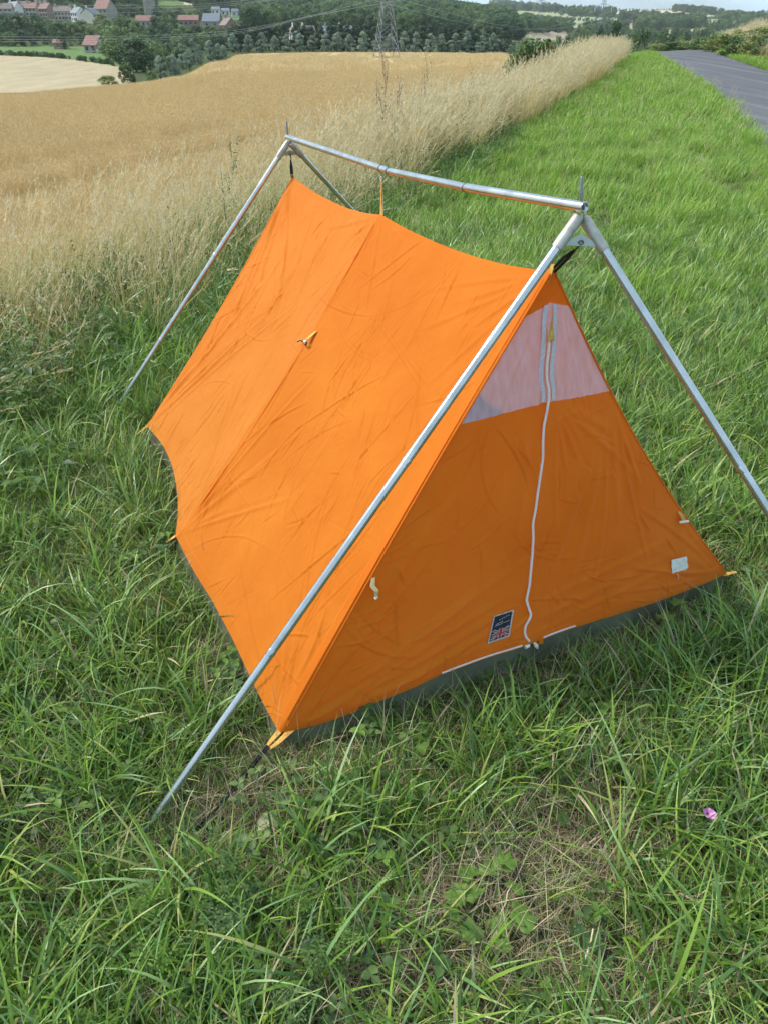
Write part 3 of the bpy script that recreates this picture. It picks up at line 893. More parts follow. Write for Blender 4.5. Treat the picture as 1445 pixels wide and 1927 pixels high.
# ---- ridge loop, corner tabs, elastic cords
T1 = at_Y(1086, 400, 1.772); T2 = at_Y(543, 262, 3.59)
ring_c = at_vplane(717, 336, A1, A2)
mb = MB(); mb.tube([ring_c + .006 * np.array([math.cos(a) * RDIR[0], math.cos(a) * RDIR[1], math.sin(a)]) for a in np.linspace(0, 2 * math.pi, 13)], .0016, 6)
mb.build('ridge_ring', M['ivory'], TENT)
strip('ridge_loop', [ring_c - np.array([0, 0, .006]), lerp(ring_c, RMID, .5) + RDIR * .002, RMID + np.array([0, 0, -.006])], [.006, .009, .024], M['gold'], TENT, RDIR)
strip('ridge_loop', [ring_c - np.array([0, 0, .006]) - RDIR * .003, lerp(ring_c, RMID, .5) - RDIR * .004 + WDIR * .004, RMID - RDIR * .004], [.004, .006, .016], M['cream_tape'], TENT, RDIR)
PEG = at_z(374, 1562, .01)
tabE = at_z(500, 1412, .048)
cdir = (PEG - P1); cdir /= np.linalg.norm(cdir)
side = np.cross(cdir, [0, 0, 1.0]); side /= np.linalg.norm(side)
for sgn in (-1, 1):
    strip('corner_tab', [P1 - cdir * .02 + side * sgn * .012, lerp(P1, tabE, .5) + side * sgn * .010, tabE + side * sgn * .003], [.018, .012, .006], M['gold'], TENT, side)
for sgn in (-1, 1):
    pts = [tabE + side * sgn * .003 - cdir * .012 + np.array([0, 0, .003])] + [lerp(tabE, PEG, a) + side * sgn * .004 * math.sin(math.pi * a) + np.array([0, 0, .004 * sgn * math.sin(6 * a)]) for a in (.2, .4, .6, .8)] + [PEG + np.array([0, 0, .012])]
    MB().tube(pts, .0032, 6).build('elastic_guy', M['blackcord'], TENT)
for P_, (ua, va, z_) in ((P3, (254, 821, .05)), (PM, (314, 1020, .045))):
    e = at_z(ua, va, z_); d = e - P_; d /= np.linalg.norm(d)
    sd = np.cross(d, [0, 0, 1.0]); sd /= np.linalg.norm(sd)
    strip('corner_tab', [P_ - d * .02, lerp(P_, e, .5), e], [.018, .014, .010], M['gold'], TENT, sd)
    MB().tube([e, e + d * .06 + np.array([0, 0, -.02]), e + d * .12 + np.array([0, 0, -.045])], .003, 6).build('elastic_guy', M['blackcord'], TENT)
e = P2 + WDIR * .05 - np.array([0, 0, .01])
strip('corner_tab', [P2 - WDIR * .02, e], [.018, .010], M['gold'], TENT, -RDIR)
MB().tube([e, e + WDIR * .12 - np.array([0, 0, .04])], .003, 6).build('elastic_guy', M['blackcord'], TENT)

# ---- ground sheet : floor tray with turned-up sides
def tray_side(name, top_pts, inset, parent, nz=5):
    V, F = [], []
    cen = (P1 + P2 + P3 + P4) / 4
    for p in top_pts:
        d = cen - p; d[2] = 0; d /= np.linalg.norm(d)
        for k in range(nz):
            a = k / (nz - 1)
            q = p + d * (inset * a ** 2 + .006 - .012 * a); q = q.copy(); q[2] = lerp(p[2] + .010, .008, a)
            V.append(q + d * .006 * math.sin(a * math.pi) * math.sin(len(V) * .7))
    for i in range(len(top_pts) - 1):
        for k in range(nz - 1): F.append((i * nz + k, (i + 1) * nz + k, (i + 1) * nz + k + 1, i * nz + k + 1))
    return obj(name, V, F, M['sheet'], parent, smooth=True)
GS = tray_side('groundsheet', [hem(np.array(a)) for a in np.linspace(0.0, 1.0, 60)], .0, TENT)
bl = [bottom(np.array(a)) for a in np.linspace(.01, 1, 60)]
tray_side('side_wall', [p + np.array([0, 0, -.006]) for p in bl], .0, GS)
V = [lerp(hem(np.array(a)), P3 * (1 - a) + P4 * a, b) * np.array([1, 1, 0]) + np.array([0, 0, .014]) for a in np.linspace(.02, .98, 12) for b in np.linspace(.02, .98, 12)]
F = [(i * 12 + j, i * 12 + j + 1, (i + 1) * 12 + j + 1, (i + 1) * 12 + j) for i in range(11) for j in range(11)]
obj('floor', V, F, M['sheet'], GS)

# ------------------------------------------------------------------ metal pole frame
m, nt, out = mat_nodes('aluminium')
tc = N(nt, 'ShaderNodeTexCoord')
no = N(nt, 'ShaderNodeTexNoise', Scale=14.0, Detail=4.0, Roughness=.55); nt.links.new(tc.outputs['Object'], no.inputs['Vector'])
b = N(nt, 'ShaderNodeBsdfPrincipled', Metallic=.92)
nt.links.new(ramp(nt, [(.3, (.47, .48, .49)), (.7, (.66, .67, .68))], no.outputs['Fac']), b.inputs['Base Color'])
rr_ = N(nt, 'ShaderNodeMapRange'); rr_.inputs[3].default_value = .14; rr_.inputs[4].default_value = .30
nt.links.new(no.outputs['Fac'], rr_.inputs[0]); nt.links.new(rr_.outputs[0], b.inputs['Roughness'])
nt.links.new(b.outputs['BSDF'], out.inputs['Surface'])
M['alu'] = m
M['socket'] = simple('dull_socket', (.47, .44, .39), .5, metal=.6, noise=40, var=.25, bump=.1, bscale=120)
M['plate'] = simple('zinc_plate', (.42, .45, .40), .45, metal=.4, noise=30, var=.1)
M['spike'] = simple('steel_spike', (.22, .23, .24), .4, metal=.8)
M['dark'] = simple('tube_inside_shade', (.012, .011, .01), .8)
FRAME = empty('pole_stand', ((T1 + T2) / 2 * np.array([1, 1, 0])), 'silver metal A-frame pole stand with ridge pole holding up orange tent', 'pole stand')
RT = .0108
SD = T2 - T1; SD[2] = 0; SD /= np.linalg.norm(SD)
def leg_foot(top, px0, px1, L, zg=0.0):
    best = None
    for w in np.linspace(.3, 4.0, 1500):
        u = px0[0] + (px1[0] - px0[0]) * w; v = px0[1] + (px1[1] - px0[1]) * w
        p = at_z(u, v, zg)
        e = abs(np.linalg.norm(p - top) - L)
        if best is None or e < best[0]: best = (e, p, w)
    return best[1]
S1L = at_Y(1079, 421, 1.772 - .004); FL1 = at_z(262, 1582, 0.0)
LEG = np.linalg.norm(FL1 - S1L)
S1R = at_Y(1107, 425, 1.772 + .012)
FR1 = leg_foot(S1R, (1107, 425), (1445, 962), LEG)
S2L = at_Y(538, 275, 3.59); FL2 = at_z(205, 792, 0.0)
S2R = at_Y(552, 275, 3.60); FR2 = leg_foot(S2R, (552, 275), (658, 390), LEG)
print('legs', LEG, FL1, FR1, FL2, FR2, T1, T2)
def tpar(px, A, B):
    best = min(((abs(proj(lerp(A, B, w))[1] - px[1]), w) for w in np.linspace(0, 1, 800)))
    return best[1]
j1 = tpar((770, 862), S1L, FL1); j2 = tpar((515, 1222), S1L, FL1)
js = .062 / LEG
for top, foot, apex in ((S1L, FL1, T1), (S1R, FR1, T1), (S2L, FL2, T2), (S2R, FR2, T2)):
    d = (foot - top) / np.linalg.norm(foot - top)
    leg = MB().tube([lerp(top, foot, js), lerp(top, foot, j1)], RT, 20).build('leg', M['alu'], FRAME, True)
    jp = lerp(top, foot, j1)
    MB().tube([jp - d * .001, jp + d * .004, jp + d * .016, jp + d * .02], [RT * .93, RT * 1.07, RT * 1.0, RT * .94], 20).build('joint_collar', M['alu'], leg, True)
    MB().tube([jp + d * .018, lerp(top, foot, j2)], RT * .97, 20).build('middle_tube', M['alu'], leg, True)
    jp = lerp(top, foot, j2)
    MB().tube([jp - d * .001, jp + d * .004, jp + d * .016, jp + d * .02], [RT * .92, RT * 1.05, RT * .98, RT * .92], 20).build('joint_collar', M['alu'], leg, True)
    MB().tube([jp + d * .018, lerp(top, foot, .955), lerp(top, foot, .97)], [RT * .95, RT * .95, RT * .8], 20).build('lower_tube', M['alu'], leg, True)
    MB().tube([lerp(top, foot, .969), lerp(top, foot, .99), foot + d * .05], [RT * .62, RT * .6, .002], 12).build('ground_spike', M['spike'], leg, True)
    # cast socket at the apex
    s0 = top - d * .022
    MB().tube([s0, s0 + d * .012, lerp(top, foot, js) + d * .002, lerp(top, foot, js) + d * .006], [RT * 1.0, RT * 1.26, RT * 1.26, RT * 1.14], 20).build('socket', M['socket'], FRAME, True)
# ridge pole, three joined tubes with a slight bow
rp = [(1100, 390), (876, 353), (731, 322), (717, 317), (541, 258)]
rp3 = [at_vplane(u, v, T1, T2) for u, v in rp]
def ridge_tube(a, b, name='ridge_pole', open_=False):
    mb = MB()
    return mb.tube([a, lerp(a, b, .5), b], RT, 20).build(name, M['alu'], FRAME, True)
a, b_ = rp3[0], rp3[1]
dn = (a - b_) / np.linalg.norm(a - b_)
# near section is a real hollow tube with an open mouth
def hollow(p0, p1, r_out, r_in, deep, parent):
    n = 24
    d = (p1 - p0) / np.linalg.norm(p1 - p0)
    e1 = np.cross(d, [0, 0, 1.0]); e1 /= np.linalg.norm(e1); e2 = np.cross(d, e1)
    rings = [(p1, r_out), (p0 + d * .001, r_out), (p0, r_out * .97), (p0, r_in), (p0 + d * deep, r_in)]
    V, F = [], []
    for c, r in rings: V += [c + r * (math.cos(t) * e1 + math.sin(t) * e2) for t in np.linspace(0, 2 * math.pi, n, endpoint=False)]
    for i in range(len(rings) - 1):
        for j in range(n): F.append((i * n + j, i * n + (j + 1) % n, (i + 1) * n + (j + 1) % n, (i + 1) * n + j))
    o = obj('ridge_pole', V, F, M['alu'], parent, smooth=True)
    obj('tube_shade_disc', [p0 + d * deep * .9 + r_in * (math.cos(t) * e1 + math.sin(t) * e2) for t in np.linspace(0, 2 * math.pi, n, endpoint=False)], [tuple(range(n))], M['dark'], o)  # near-black disc across the bore, the tube's inner shade put into its colour
    return o
hollow(rp3[0], rp3[1], RT * 1.04, RT * .78, .06, FRAME)
ridge_tube(rp3[1], rp3[2]); ridge_tube(rp3[2], rp3[3], 'ridge_sleeve'); ridge_tube(rp3[3], rp3[4])
for p, q in ((rp3[1], rp3[2]), (rp3[2], rp3[3]), (rp3[3], rp3[4])):
    d = (q - p) / np.linalg.norm(q - p)
    MB().tube([p - d * .0015, p + d * .0035], RT * 1.13, 20).build('joint_ring', M['spike'], FRAME)
for T_, sl, sr, up0, up1 in ((T1, S1L, S1R, (1092, 378), (1094, 332)), (T2, S2L, S2R, (541.5, 256), (540, 229))):
    a = at_vplane(up0[0], up0[1], T1, T2); b2 = at_vplane(up1[0], up1[1], T1, T2)
    MB().tube([a - (b2 - a) * .3, a, b2 - (b2 - a) * .05, b2], [.0036, .0036, .0036, .0018], 10).build('spike', M['spike'], FRAME, True)
    dl = (FL1 - S1L) / LEG if T_ is T1 else (FL2 - S2L) / LEG
    dr = (FR1 - S1R) / LEG if T_ is T1 else (FR2 - S2R) / LEG
    k0 = (sl + sr) / 2 + (dl + dr) * .012; k1 = sl + dl * .058; k2 = sr + dr * .058
    nrm = np.cross(k1 - k0, k2 - k0); nrm /= np.linalg.norm(nrm)
    V = [q + nrm * o_ for o_ in (-.001, .001) for q in (k0, k1, k2)]
    PLT = obj('apex_plate', V, [(0, 2, 1), (3, 4, 5), (0, 1, 4, 3), (1, 2, 5, 4), (2, 0, 3, 5)], M['plate'], FRAME)
    # hook eye and the tent's own elastic strap
    c = k0 * .25 + (k1 + k2) * .375
    sgn = 1 if np.dot(nrm, CAM - c) > 0 else -1
    e1 = (k2 - k1) / np.linalg.norm(k2 - k1)
    MB().tube([c + nrm * sgn * .002 + .0055 * (math.cos(t) * e1 + math.sin(t) * np.array([0, 0, 1.0])) for t in np.linspace(0, 2 * math.pi, 14)], .0018, 6).build('hook_eye', M['spike'], PLT)
    A_ = A1 if T_ is T1 else A2
    hookp = c + nrm * sgn * .004 - np.array([0, 0, .004])
    MB().tube([hookp, hookp + (A_ - hookp) * .1 + nrm * sgn * .006, hookp + (A_ - hookp) * .25], .0022, 6).build('strap_hook', M['blackmetal'], TENT)
    sd = np.cross((A_ - hookp) / np.linalg.norm(A_ - hookp), nrm); sd /= np.linalg.norm(sd) + 1e-9
    for sg in (-1, 1):
        strip('elastic_strap', [hookp + (A_ - hookp) * .22, lerp(hookp, A_, .55) + sd * sg * .004, A_ + sd * sg * .004 - np.array([0, 0, .004])], [.006, .0075, .007], M['blackcord'], TENT, sd)
    w_ = WDIR
    for sg in (-1, 1):
        strip('apex_tab', [A_ + np.array([0, 0, .012]) + w_ * sg * .003, A_ + w_ * sg * .008 - np.array([0, 0, .012]), A_ + w_ * sg * .016 - np.array([0, 0, .035])], [.012, .014, .010], M['gold'], TENT, RDIR)

# ------------------------------------------------------------------ tent peg holding the near corner
pd = np.array([cdir[0], cdir[1], 0]); pd /= np.linalg.norm(pd)
pegr = empty('tent_peg', (PEG[0], PEG[1], 0), 'black bent-wire tent peg pinning the elastic guy in grass', 'tent peg')
hook = [PEG - pd * .10 + np.array([0, 0, -.10]), PEG + pd * .0 + np.array([0, 0, .012])] + [PEG + pd * (.0 + .012 * (1 - math.cos(a))) + np.array([0, 0, .014 + .012 * math.sin(a)]) for a in np.linspace(0, math.pi * .9, 7)]
MB().tube([hook[0], hook[1]], .003, 8).build('shaft', M['blackmetal'], pegr)
MB().tube(hook[1:], .003, 8).build('hook', M['blackmetal'], pegr)

# ------------------------------------------------------------------ grass and weeds
M['blade'] = leaf_mat('grass_blade', [(.0, (.055, .115, .016)), (.3, (.12, .225, .030)), (.55, (.20, .345, .046)), (.8, (.30, .45, .072)), (.98, (.46, .47, .15))], trans=.32, rough=.42, spec=.45)
M['bluegrass'] = leaf_mat('blue_green_blade', [(.0, (.06, .14, .035)), (.5, (.165, .31, .085)), (1.0, (.35, .51, .20))], trans=.28, rough=.38, spec=.55)
M['verge'] = leaf_mat('verge_blade', [(.0, (.11, .21, .022)), (.5, (.22, .39, .04)), (.9, (.34, .52, .07))], trans=.35, rough=.45, spec=.4)
M['thatch'] = leaf_mat('dry_thatch', [(.0, (.14, .10, .06)), (.5, (.33, .26, .16)), (1.0, (.55, .46, .31))], trans=.1, rough=.8, spec=.15)
M['drystem'] = leaf_mat('dry_grass_stem', [(.0, (.46, .33, .12)), (.5, (.70, .55, .26)), (1.0, (.86, .73, .43))], trans=.25, rough=.7, spec=.2)
M['seed'] = leaf_mat('seed_head', [(.0, (.60, .48, .27)), (.5, (.78, .67, .43)), (1.0, (.90, .82, .62))], trans=.35, rough=.8, spec=.1)
M['straw'] = leaf_mat('barley_stalk', [(.0, (.50, .36, .17)), (.5, (.66, .50, .265)), (1.0, (.78, .64, .38))], trans=.2, rough=.75, spec=.15)
M['herb'] = leaf_mat('weed_leaf', [(.0, (.04, .085, .025)), (.5, (.075, .14, .035)), (1.0, (.15, .23, .06))], trans=.3, rough=.5, spec=.35)
M['limeleaf'] = leaf_mat('young_leaf', [(.0, (.11, .21, .035)), (1.0, (.20, .33, .06))], trans=.35, rough=.5, spec=.3)
M['greyleaf'] = leaf_mat('silver_leaf', [(.0, (.14, .20, .14)), (1.0, (.27, .34, .27))], trans=.2, rough=.6, spec=.3)

class Leafy:
    """collects strips and leaflets with a per-piece random value and a material slot"""
    def __init__(s): s.V = []; s.F = []; s.A = []; s.Mi = []
    def strip(s, base, az, lean, length, width, curl, rnd, mi=0, nseg=5, twist=0.0, wprof=None):
        d = np.array([math.sin(lean) * math.sin(az), math.sin(lean) * math.cos(az), math.cos(lean)])
        h = np.array([math.sin(az), math.cos(az), 0]); side = np.array([math.cos(az), -math.sin(az), 0])
        p = np.array(base, float); n0 = len(s.V); ang = lean
        for i in range(nseg + 1):
            f = i / nseg
            w = width * (min(1, .55 + 1.2 * f) * (1 - f ** 2.2) + .04) if wprof is None else width * wprof(f)
            sd = side * math.cos(twist * f) + np.array([0, 0, 1]) * math.sin(twist * f) * .6
            s.V += [tuple(p - sd * w / 2), tuple(p + sd * w / 2)]; s.A += [rnd, rnd]
            ang = lean + curl * f ** 1.3
            d = h * math.sin(ang) + np.array([0, 0, 1.0]) * math.cos(ang)
            p = p + d * length / nseg
            if p[2] < .004: p[2] = .004 + .002 * f
        for i in range(nseg):
            a = n0 + 2 * i
            s.F.append((a, a + 1, a + 3, a + 2)); s.Mi.append(mi)
        return p, d
    def leaf(s, base, direction, up, l, w, rnd, mi=0, fold=.15):
        d = np.asarray(direction, float); d /= np.linalg.norm(d) + 1e-9
        sd = np.cross(d, up); sd /= np.linalg.norm(sd) + 1e-9
        nu = np.cross(sd, d)
        b = np.asarray(base, float); n0 = len(s.V)
        P = [b, b + d * l * .35 - sd * w * .5 + nu * fold * w, b + d * l * .75 - sd * w * .36 + nu * fold * w * .6, b + d * l - nu * .12 * l, b + d * l * .75 + sd * w * .36 + nu * fold * w * .6, b + d * l * .35 + sd * w * .5 + nu * fold * w, b + d * l * .55]
        s.V += [tuple(q) for q in P]; s.A += [rnd] * 7
        for f in ((0, 6, 1), (1, 6, 2), (2, 6, 3), (3, 6, 4), (4, 6, 5), (5, 6, 0)):
            s.F.append(tuple(n0 + i for i in f)); s.Mi.append(mi)
    def mesh(s, name, mats):
        me = bpy.data.meshes.new(name)
        me.from_pydata(s.V, [], s.F); me.update()
        for m_ in mats: me.materials.append(m_)
        me.polygons.foreach_set('material_index', np.array(s.Mi, dtype=np.int32))
        me.polygons.foreach_set('use_smooth', np.ones(len(s.F), dtype=bool))
        a = me.attributes.new('rnd', 'FLOAT', 'POINT'); a.data.foreach_set('value', np.array(s.A, dtype=np.float32))
        return me
PROTO = {}
def proto(kind, meshes):
    c = bpy.data.collections.new('proto_' + kind)
    for i, me in enumerate(meshes):
        o = bpy.data.objects.new('%s_%02d' % (kind, i), me); c.objects.link(o)
    PROTO[kind] = (c, len(meshes))
q = random.Random(77)
def tuft(n, l0, l1, w0, w1, lean, curl, rad, mats, mi=lambda: 0, rnd=lambda: q.random(), nseg=5, bias=None):
    L = Leafy()
    for _ in range(n):
        az = q.uniform(0, 2 * math.pi) if bias is None else q.gauss(bias, 1.1)
        r = rad * math.sqrt(q.random()); a2 = q.uniform(0, 6.28)
        L.strip((r * math.cos(a2), r * math.sin(a2), -.005), az, abs(q.gauss(lean, lean * .6)), q.uniform(l0, l1), q.uniform(w0, w1), q.uniform(.3, 1) * curl, rnd(), mi(), nseg, q.gauss(0, .7))
    return L
def mk(kind, cnt, fn, mats): proto(kind, [fn().mesh('%s_mesh' % kind, mats) for _ in range(cnt)])
gm = [M['blade'], M['bluegrass'], M['thatch']]
pick = lambda a, b: (lambda: 0 if q.random() < a else (1 if q.random() < b else 2))
mk('long', 14, lambda: tuft(13, .15, .34, .0045, .0095, .40, 2.1, .035, gm, pick(.6, .96), nseg=7), gm)
mk('mid', 12, lambda: tuft(16, .08, .20, .0034, .0078, .40, 1.4, .05, gm, pick(.7, .93)), gm)
mk('fine', 10, lambda: tuft(24, .05, .13, .0016, .003, .5, 1.2, .06, gm, pick(.78, .6), nseg=4), gm)
mk('thatch', 10, lambda: tuft(22, .06, .20, .0012, .0026, 1.25, .5, .07, [M['thatch']], nseg=4), [M['thatch']])
vm = [M['verge'], M['blade'], M['thatch']]
mk('verge', 12, lambda: tuft(24, .05, .16, .0028, .0055, .42, 1.2, .08, vm, pick(.72, .90), nseg=4, bias=1.5), vm)
mk('vergefar', 8, lambda: tuft(30, .07, .16, .007, .012, .45, 1.0, .17, vm, pick(.8, .9), nseg=3, bias=1.5), vm)
def dry_tuft(n, h0, h1, lean, wid=.0022, big=1.0):
    L = Leafy()
    for _ in range(n):
        az = q.gauss(1.5, .9); r = .10 * math.sqrt(q.random()); a2 = q.uniform(0, 6.28)
        ln = q.uniform(h0, h1)
        p, d = L.strip((r * math.cos(a2), r * math.sin(a2), 0), az, abs(q.gauss(lean, .12)), ln, wid, q.uniform(.2, .75), q.random(), 0, 6, 0, lambda f: 1 - .4 * f)
        hl = q.uniform(.07, .14) * big
        for i in range(int(11)):
            f = q.random()
            b = p - d * hl * f
            dd = d + np.array([q.gauss(0, .16), q.gauss(0, .16), q.gauss(0, .12)])
            L.leaf(b, dd, (q.random(), q.random(), 1), q.uniform(.016, .034) * big, q.uniform(.0025, .0045) * big, q.random(), 1)
    for _ in range(int(n * .8)):
        L.strip((q.gauss(0, .06), q.gauss(0, .06), 0), q.uniform(0, 6.28), abs(q.gauss(.35, .2)), q.uniform(.2, .45), q.uniform(.003, .005), q.uniform(.6, 1.7), q.random(), q.choice([0, 0, 2]), 5)
    return L
dm = [M['drystem'], M['seed'], M['blade']]
mk('dry', 12, lambda: dry_tuft(13, .36, .68, .13), dm)
mk('dryfar', 8, lambda: dry_tuft(14, .36, .64, .22, .0045, 1.7), dm)
def crop():
    L = Leafy()
    for _ in range(16):
        az = q.gauss(1.3, 1.4); r = .12 * math.sqrt(q.random()); a2 = q.uniform(0, 6.28)
        p, d = L.strip((r * math.cos(a2), r * math.sin(a2), 0), az, abs(q.gauss(.18, .15)), q.uniform(.22, .42), q.uniform(.003, .006), q.uniform(.1, .9), q.random(), 0, 4, 0, lambda f: 1 - .3 * f)
        for _ in range(3):
            L.leaf(p - d * .03, d + np.array([q.gauss(0, .25), q.gauss(0, .25), q.gauss(0, .2)]), (0, 0, 1), q.uniform(.05, .09), .008, q.random(), 0)
    return L
mk('crop', 10, crop, [M['straw']])
def cropfar():
    L = Leafy()
    for _ in range(20):
        az = q.uniform(0, 6.28); r = .5 * math.sqrt(q.random()); a2 = q.uniform(0, 6.28)
        L.strip((r * math.cos(a2), r * math.sin(a2), 0), az, abs(q.gauss(.3, .2)), q.uniform(.22, .45), q.uniform(.015, .03), q.uniform(.1, .9), q.random(), 0, 3, 0, lambda f: 1 - .4 * f)
    return L
mk('cropfar', 8, cropfar, [M['straw']])
def herb_stem(h, nleaf, lsize, mi=0, spread=.1):
    L = Leafy()
    for _ in range(q.randint(3, 5)):
        az = q.uniform(0, 6.28); b = (q.gauss(0, spread * .5), q.gauss(0, spread * .5), 0)
        ln = h * q.uniform(.6, 1.1); le = abs(q.gauss(.2, .15))
        p, d = L.strip(b, az, le, ln, .003, .3, q.random(), mi, 4, 0, lambda f: 1)
        dirv = (p - np.array(b)); 
        for i in range(nleaf):
            f = .15 + .85 * (i + q.random()) / nleaf
            a3 = i * 2.4 + q.random()
            dd = np.array([math.cos(a3), math.sin(a3), q.uniform(-.1, .6)])
            L.leaf(np.array(b) + dirv * f, dd, (0, 0, 1), lsize * q.uniform(.6, 1.2) * (1.15 - .5 * f), lsize * q.uniform(.3, .5), q.random(), mi)
    return L
hm = [M['herb'], M['limeleaf'], M['greyleaf']]
mk('herb', 10, lambda: herb_stem(q.uniform(.18, .36), 12, .055), hm)
def clover():
    L = Leafy()
    for _ in range(9):
        a = q.uniform(0, 6.28); r = .07 * math.sqrt(q.random()); c = np.array([r * math.cos(a), r * math.sin(a), q.uniform(.015, .06)])
        a0 = q.uniform(0, 6.28); mi = 0 if q.random() < .8 else 1
        for i in range(q.choice([3, 3, 5])):
            a1 = a0 + i * 2.1
            L.leaf(c, (math.cos(a1), math.sin(a1), q.uniform(-.1, .35)), (0, 0, 1), q.uniform(.012, .024), q.uniform(.011, .018), q.random(), mi)
    return L
mk('clover', 8, clover, hm)

def scatter(name, kind, pts, rot, scl, label=None, cat=None):
    """one object of ground cover: a cloud of points that carries plants of one kind"""
    c, n = PROTO[kind]
    me = bpy.data.meshes.new(name)
    me.vertices.add(len(pts)); me.vertices.foreach_set('co', np.asarray(pts, dtype=np.float32).ravel())
    a = me.attributes.new('rot', 'FLOAT_VECTOR', 'POINT'); a.data.foreach_set('vector', np.asarray(rot, dtype=np.float32).ravel())
    a = me.attributes.new('scl', 'FLOAT', 'POINT'); a.data.foreach_set('value', np.asarray(scl, dtype=np.float32))
    a = me.attributes.new('idx', 'INT', 'POINT'); a.data.foreach_set('value', RNG.integers(0, n, len(pts)).astype(np.int32))
    me.update()
    o = bpy.data.objects.new(name, me); COL.objects.link(o)
    ng = bpy.data.node_groups.new(name + '_spread', 'GeometryNodeTree')
    ng.interface.new_socket('Geometry', in_out='INPUT', socket_type='NodeSocketGeometry')
    ng.interface.new_socket('Geometry', in_out='OUTPUT', socket_type='NodeSocketGeometry')
    gi = ng.nodes.new('NodeGroupInput'); go = ng.nodes.new('NodeGroupOutput')
    ip = ng.nodes.new('GeometryNodeInstanceOnPoints')
    ci = ng.nodes.new('GeometryNodeCollectionInfo'); ci.inputs['Collection'].default_value = c
    ci.inputs['Separate Children'].default_value = True; ci.inputs['Reset Children'].default_value = True
    def na_(nm, dt):
        n_ = ng.nodes.new('GeometryNodeInputNamedAttribute'); n_.data_type = dt; n_.inputs['Name'].default_value = nm
        return [s for s in n_.outputs if s.enabled and s.name == 'Attribute'][0]
    ng.links.new(gi.outputs[0], ip.inputs['Points']); ng.links.new(ci.outputs[0], ip.inputs['Instance'])
    ip.inputs['Pick Instance'].default_value = True
    ng.links.new(na_('idx', 'INT'), ip.inputs['Instance Index'])
    ng.links.new(na_('rot', 'FLOAT_VECTOR'), ip.inputs['Rotation'])
    ng.links.new(na_('scl', 'FLOAT'), ip.inputs['Scale'])
    ng.links.new(ip.outputs[0], go.inputs[0])
    md = o.modifiers.new('spread', 'NODES'); md.node_group = ng
    o['kind'] = 'stuff'
    if label: tag(o, label, cat)
    return o
def sector(r0, r1, dens, az0=-31, az1=31):
    area = math.radians(az1 - az0) / 2 * (r1 * r1 - r0 * r0)
    n = int(area * dens)
    r = np.sqrt(RNG.uniform(r0 * r0, r1 * r1, n)); a = np.radians(RNG.uniform(az0, az1, n))
    return r * np.sin(a), r * np.cos(a)
def near_rect(x0, x1, y0, y1, dens):
    n = int((x1 - x0) * (y1 - y0) * dens)
    return RNG.uniform(x0, x1, n), RNG.uniform(y0, y1, n)
foot_poly = [(p[0], p[1]) for p in (P1, P2, P4, P3)]
fcen = np.mean(foot_poly, axis=0)
foot_in = [tuple(fcen + (np.array(p) - fcen) * 1.0) for p in foot_poly]
foot_in.insert(4, (PM[0], PM[1]))
def on_verge(x, y):
    """green verge between tall grass and road, outside the tent floor"""
    m_ = (dist_strip(x, y) < .25 * RNG.random(len(x))) & ~inpoly(x, y, foot_in)
    m_ &= (x < rx(y) + .08 * RNG.standard_normal(len(x))) | (x > rx(y) + RWID + .25)
    return m_
HEMS = np.array([hem(np.array(a))[:2] for a in np.linspace(0, 1, 40)]); BOTS = np.array([bottom(np.array(a))[:2] for a in np.linspace(0, 1, 40)])
GUYS = np.array([lerp(P1, PEG, a)[:2] for a in np.linspace(0, 1, 14)] + [lerp(lerp(S1L, FL1, .9), FL1, a)[:2] for a in np.linspace(0, 1, 6)])
def dmin(x, y, L): return np.sqrt(((np.stack([x, y], -1)[:, None, :] - L[None]) ** 2).sum(-1)).min(1)
def trod(x, y):
    """scale of the sward close to the tent: flattened under the hem and along the guy"""
    return np.minimum(np.minimum(np.clip(.30 + 3.0 * dmin(x, y, HEMS), 0, 1), np.clip(.45 + 3.5 * dmin(x, y, BOTS), 0, 1)), np.clip(.25 + 6 * dmin(x, y, GUYS), 0, 1))
def finish(x, y, m_): return x[m_], y[m_]
def lay(name, kind, x, y, s0, s1, tilt=.12, zoff=0.0, label=None, smul=None, cat=None, yaw=None):
    z = terrain(x, y) + zoff
    n = len(x)
    yaw_ = RNG.uniform(0, 6.283, n) if yaw is None else RNG.normal(yaw, .5, n)
    rot = np.stack([RNG.normal(0, tilt, n), RNG.normal(0, tilt, n), yaw_], -1)
    s = RNG.uniform(s0, s1, n)
    if smul is not None: s = s * smul
    return scatter(name, kind, np.stack([x, y, z], -1), rot, s, label, cat)
def bare(x, y):
    """0..1, where the sward is thin and last year's litter shows"""
    u, v = proj(np.stack([x, y, np.zeros_like(x)], -1))
    b_ = np.zeros_like(x)
    for (cu, cv, ru, rv, a) in ((1080, 1590, 210, 110, 1.), (900, 1720, 190, 110, 1.), (480, 1560, 200, 80, .9), (660, 1660, 130, 90, .6), (1060, 1850, 260, 100, .85), (680, 1870, 150, 90, .85), (840, 1860, 130, 80, .9), (760, 1480, 160, 60, .6), (1240, 1300, 80, 70, .4), (60, 1560, 90, 60, .6)):
        b_ = np.maximum(b_, a * np.exp(-(((u - cu) / ru) ** 2 + ((v - cv) / rv) ** 2)))
    return np.clip(1.15 * b_ + .28 * fbm(x, y, .5, 31), 0, 1)
def lush(x, y):
    return np.clip(.5 + .9 * fbm(x, y, .8, 41), 0, 1)
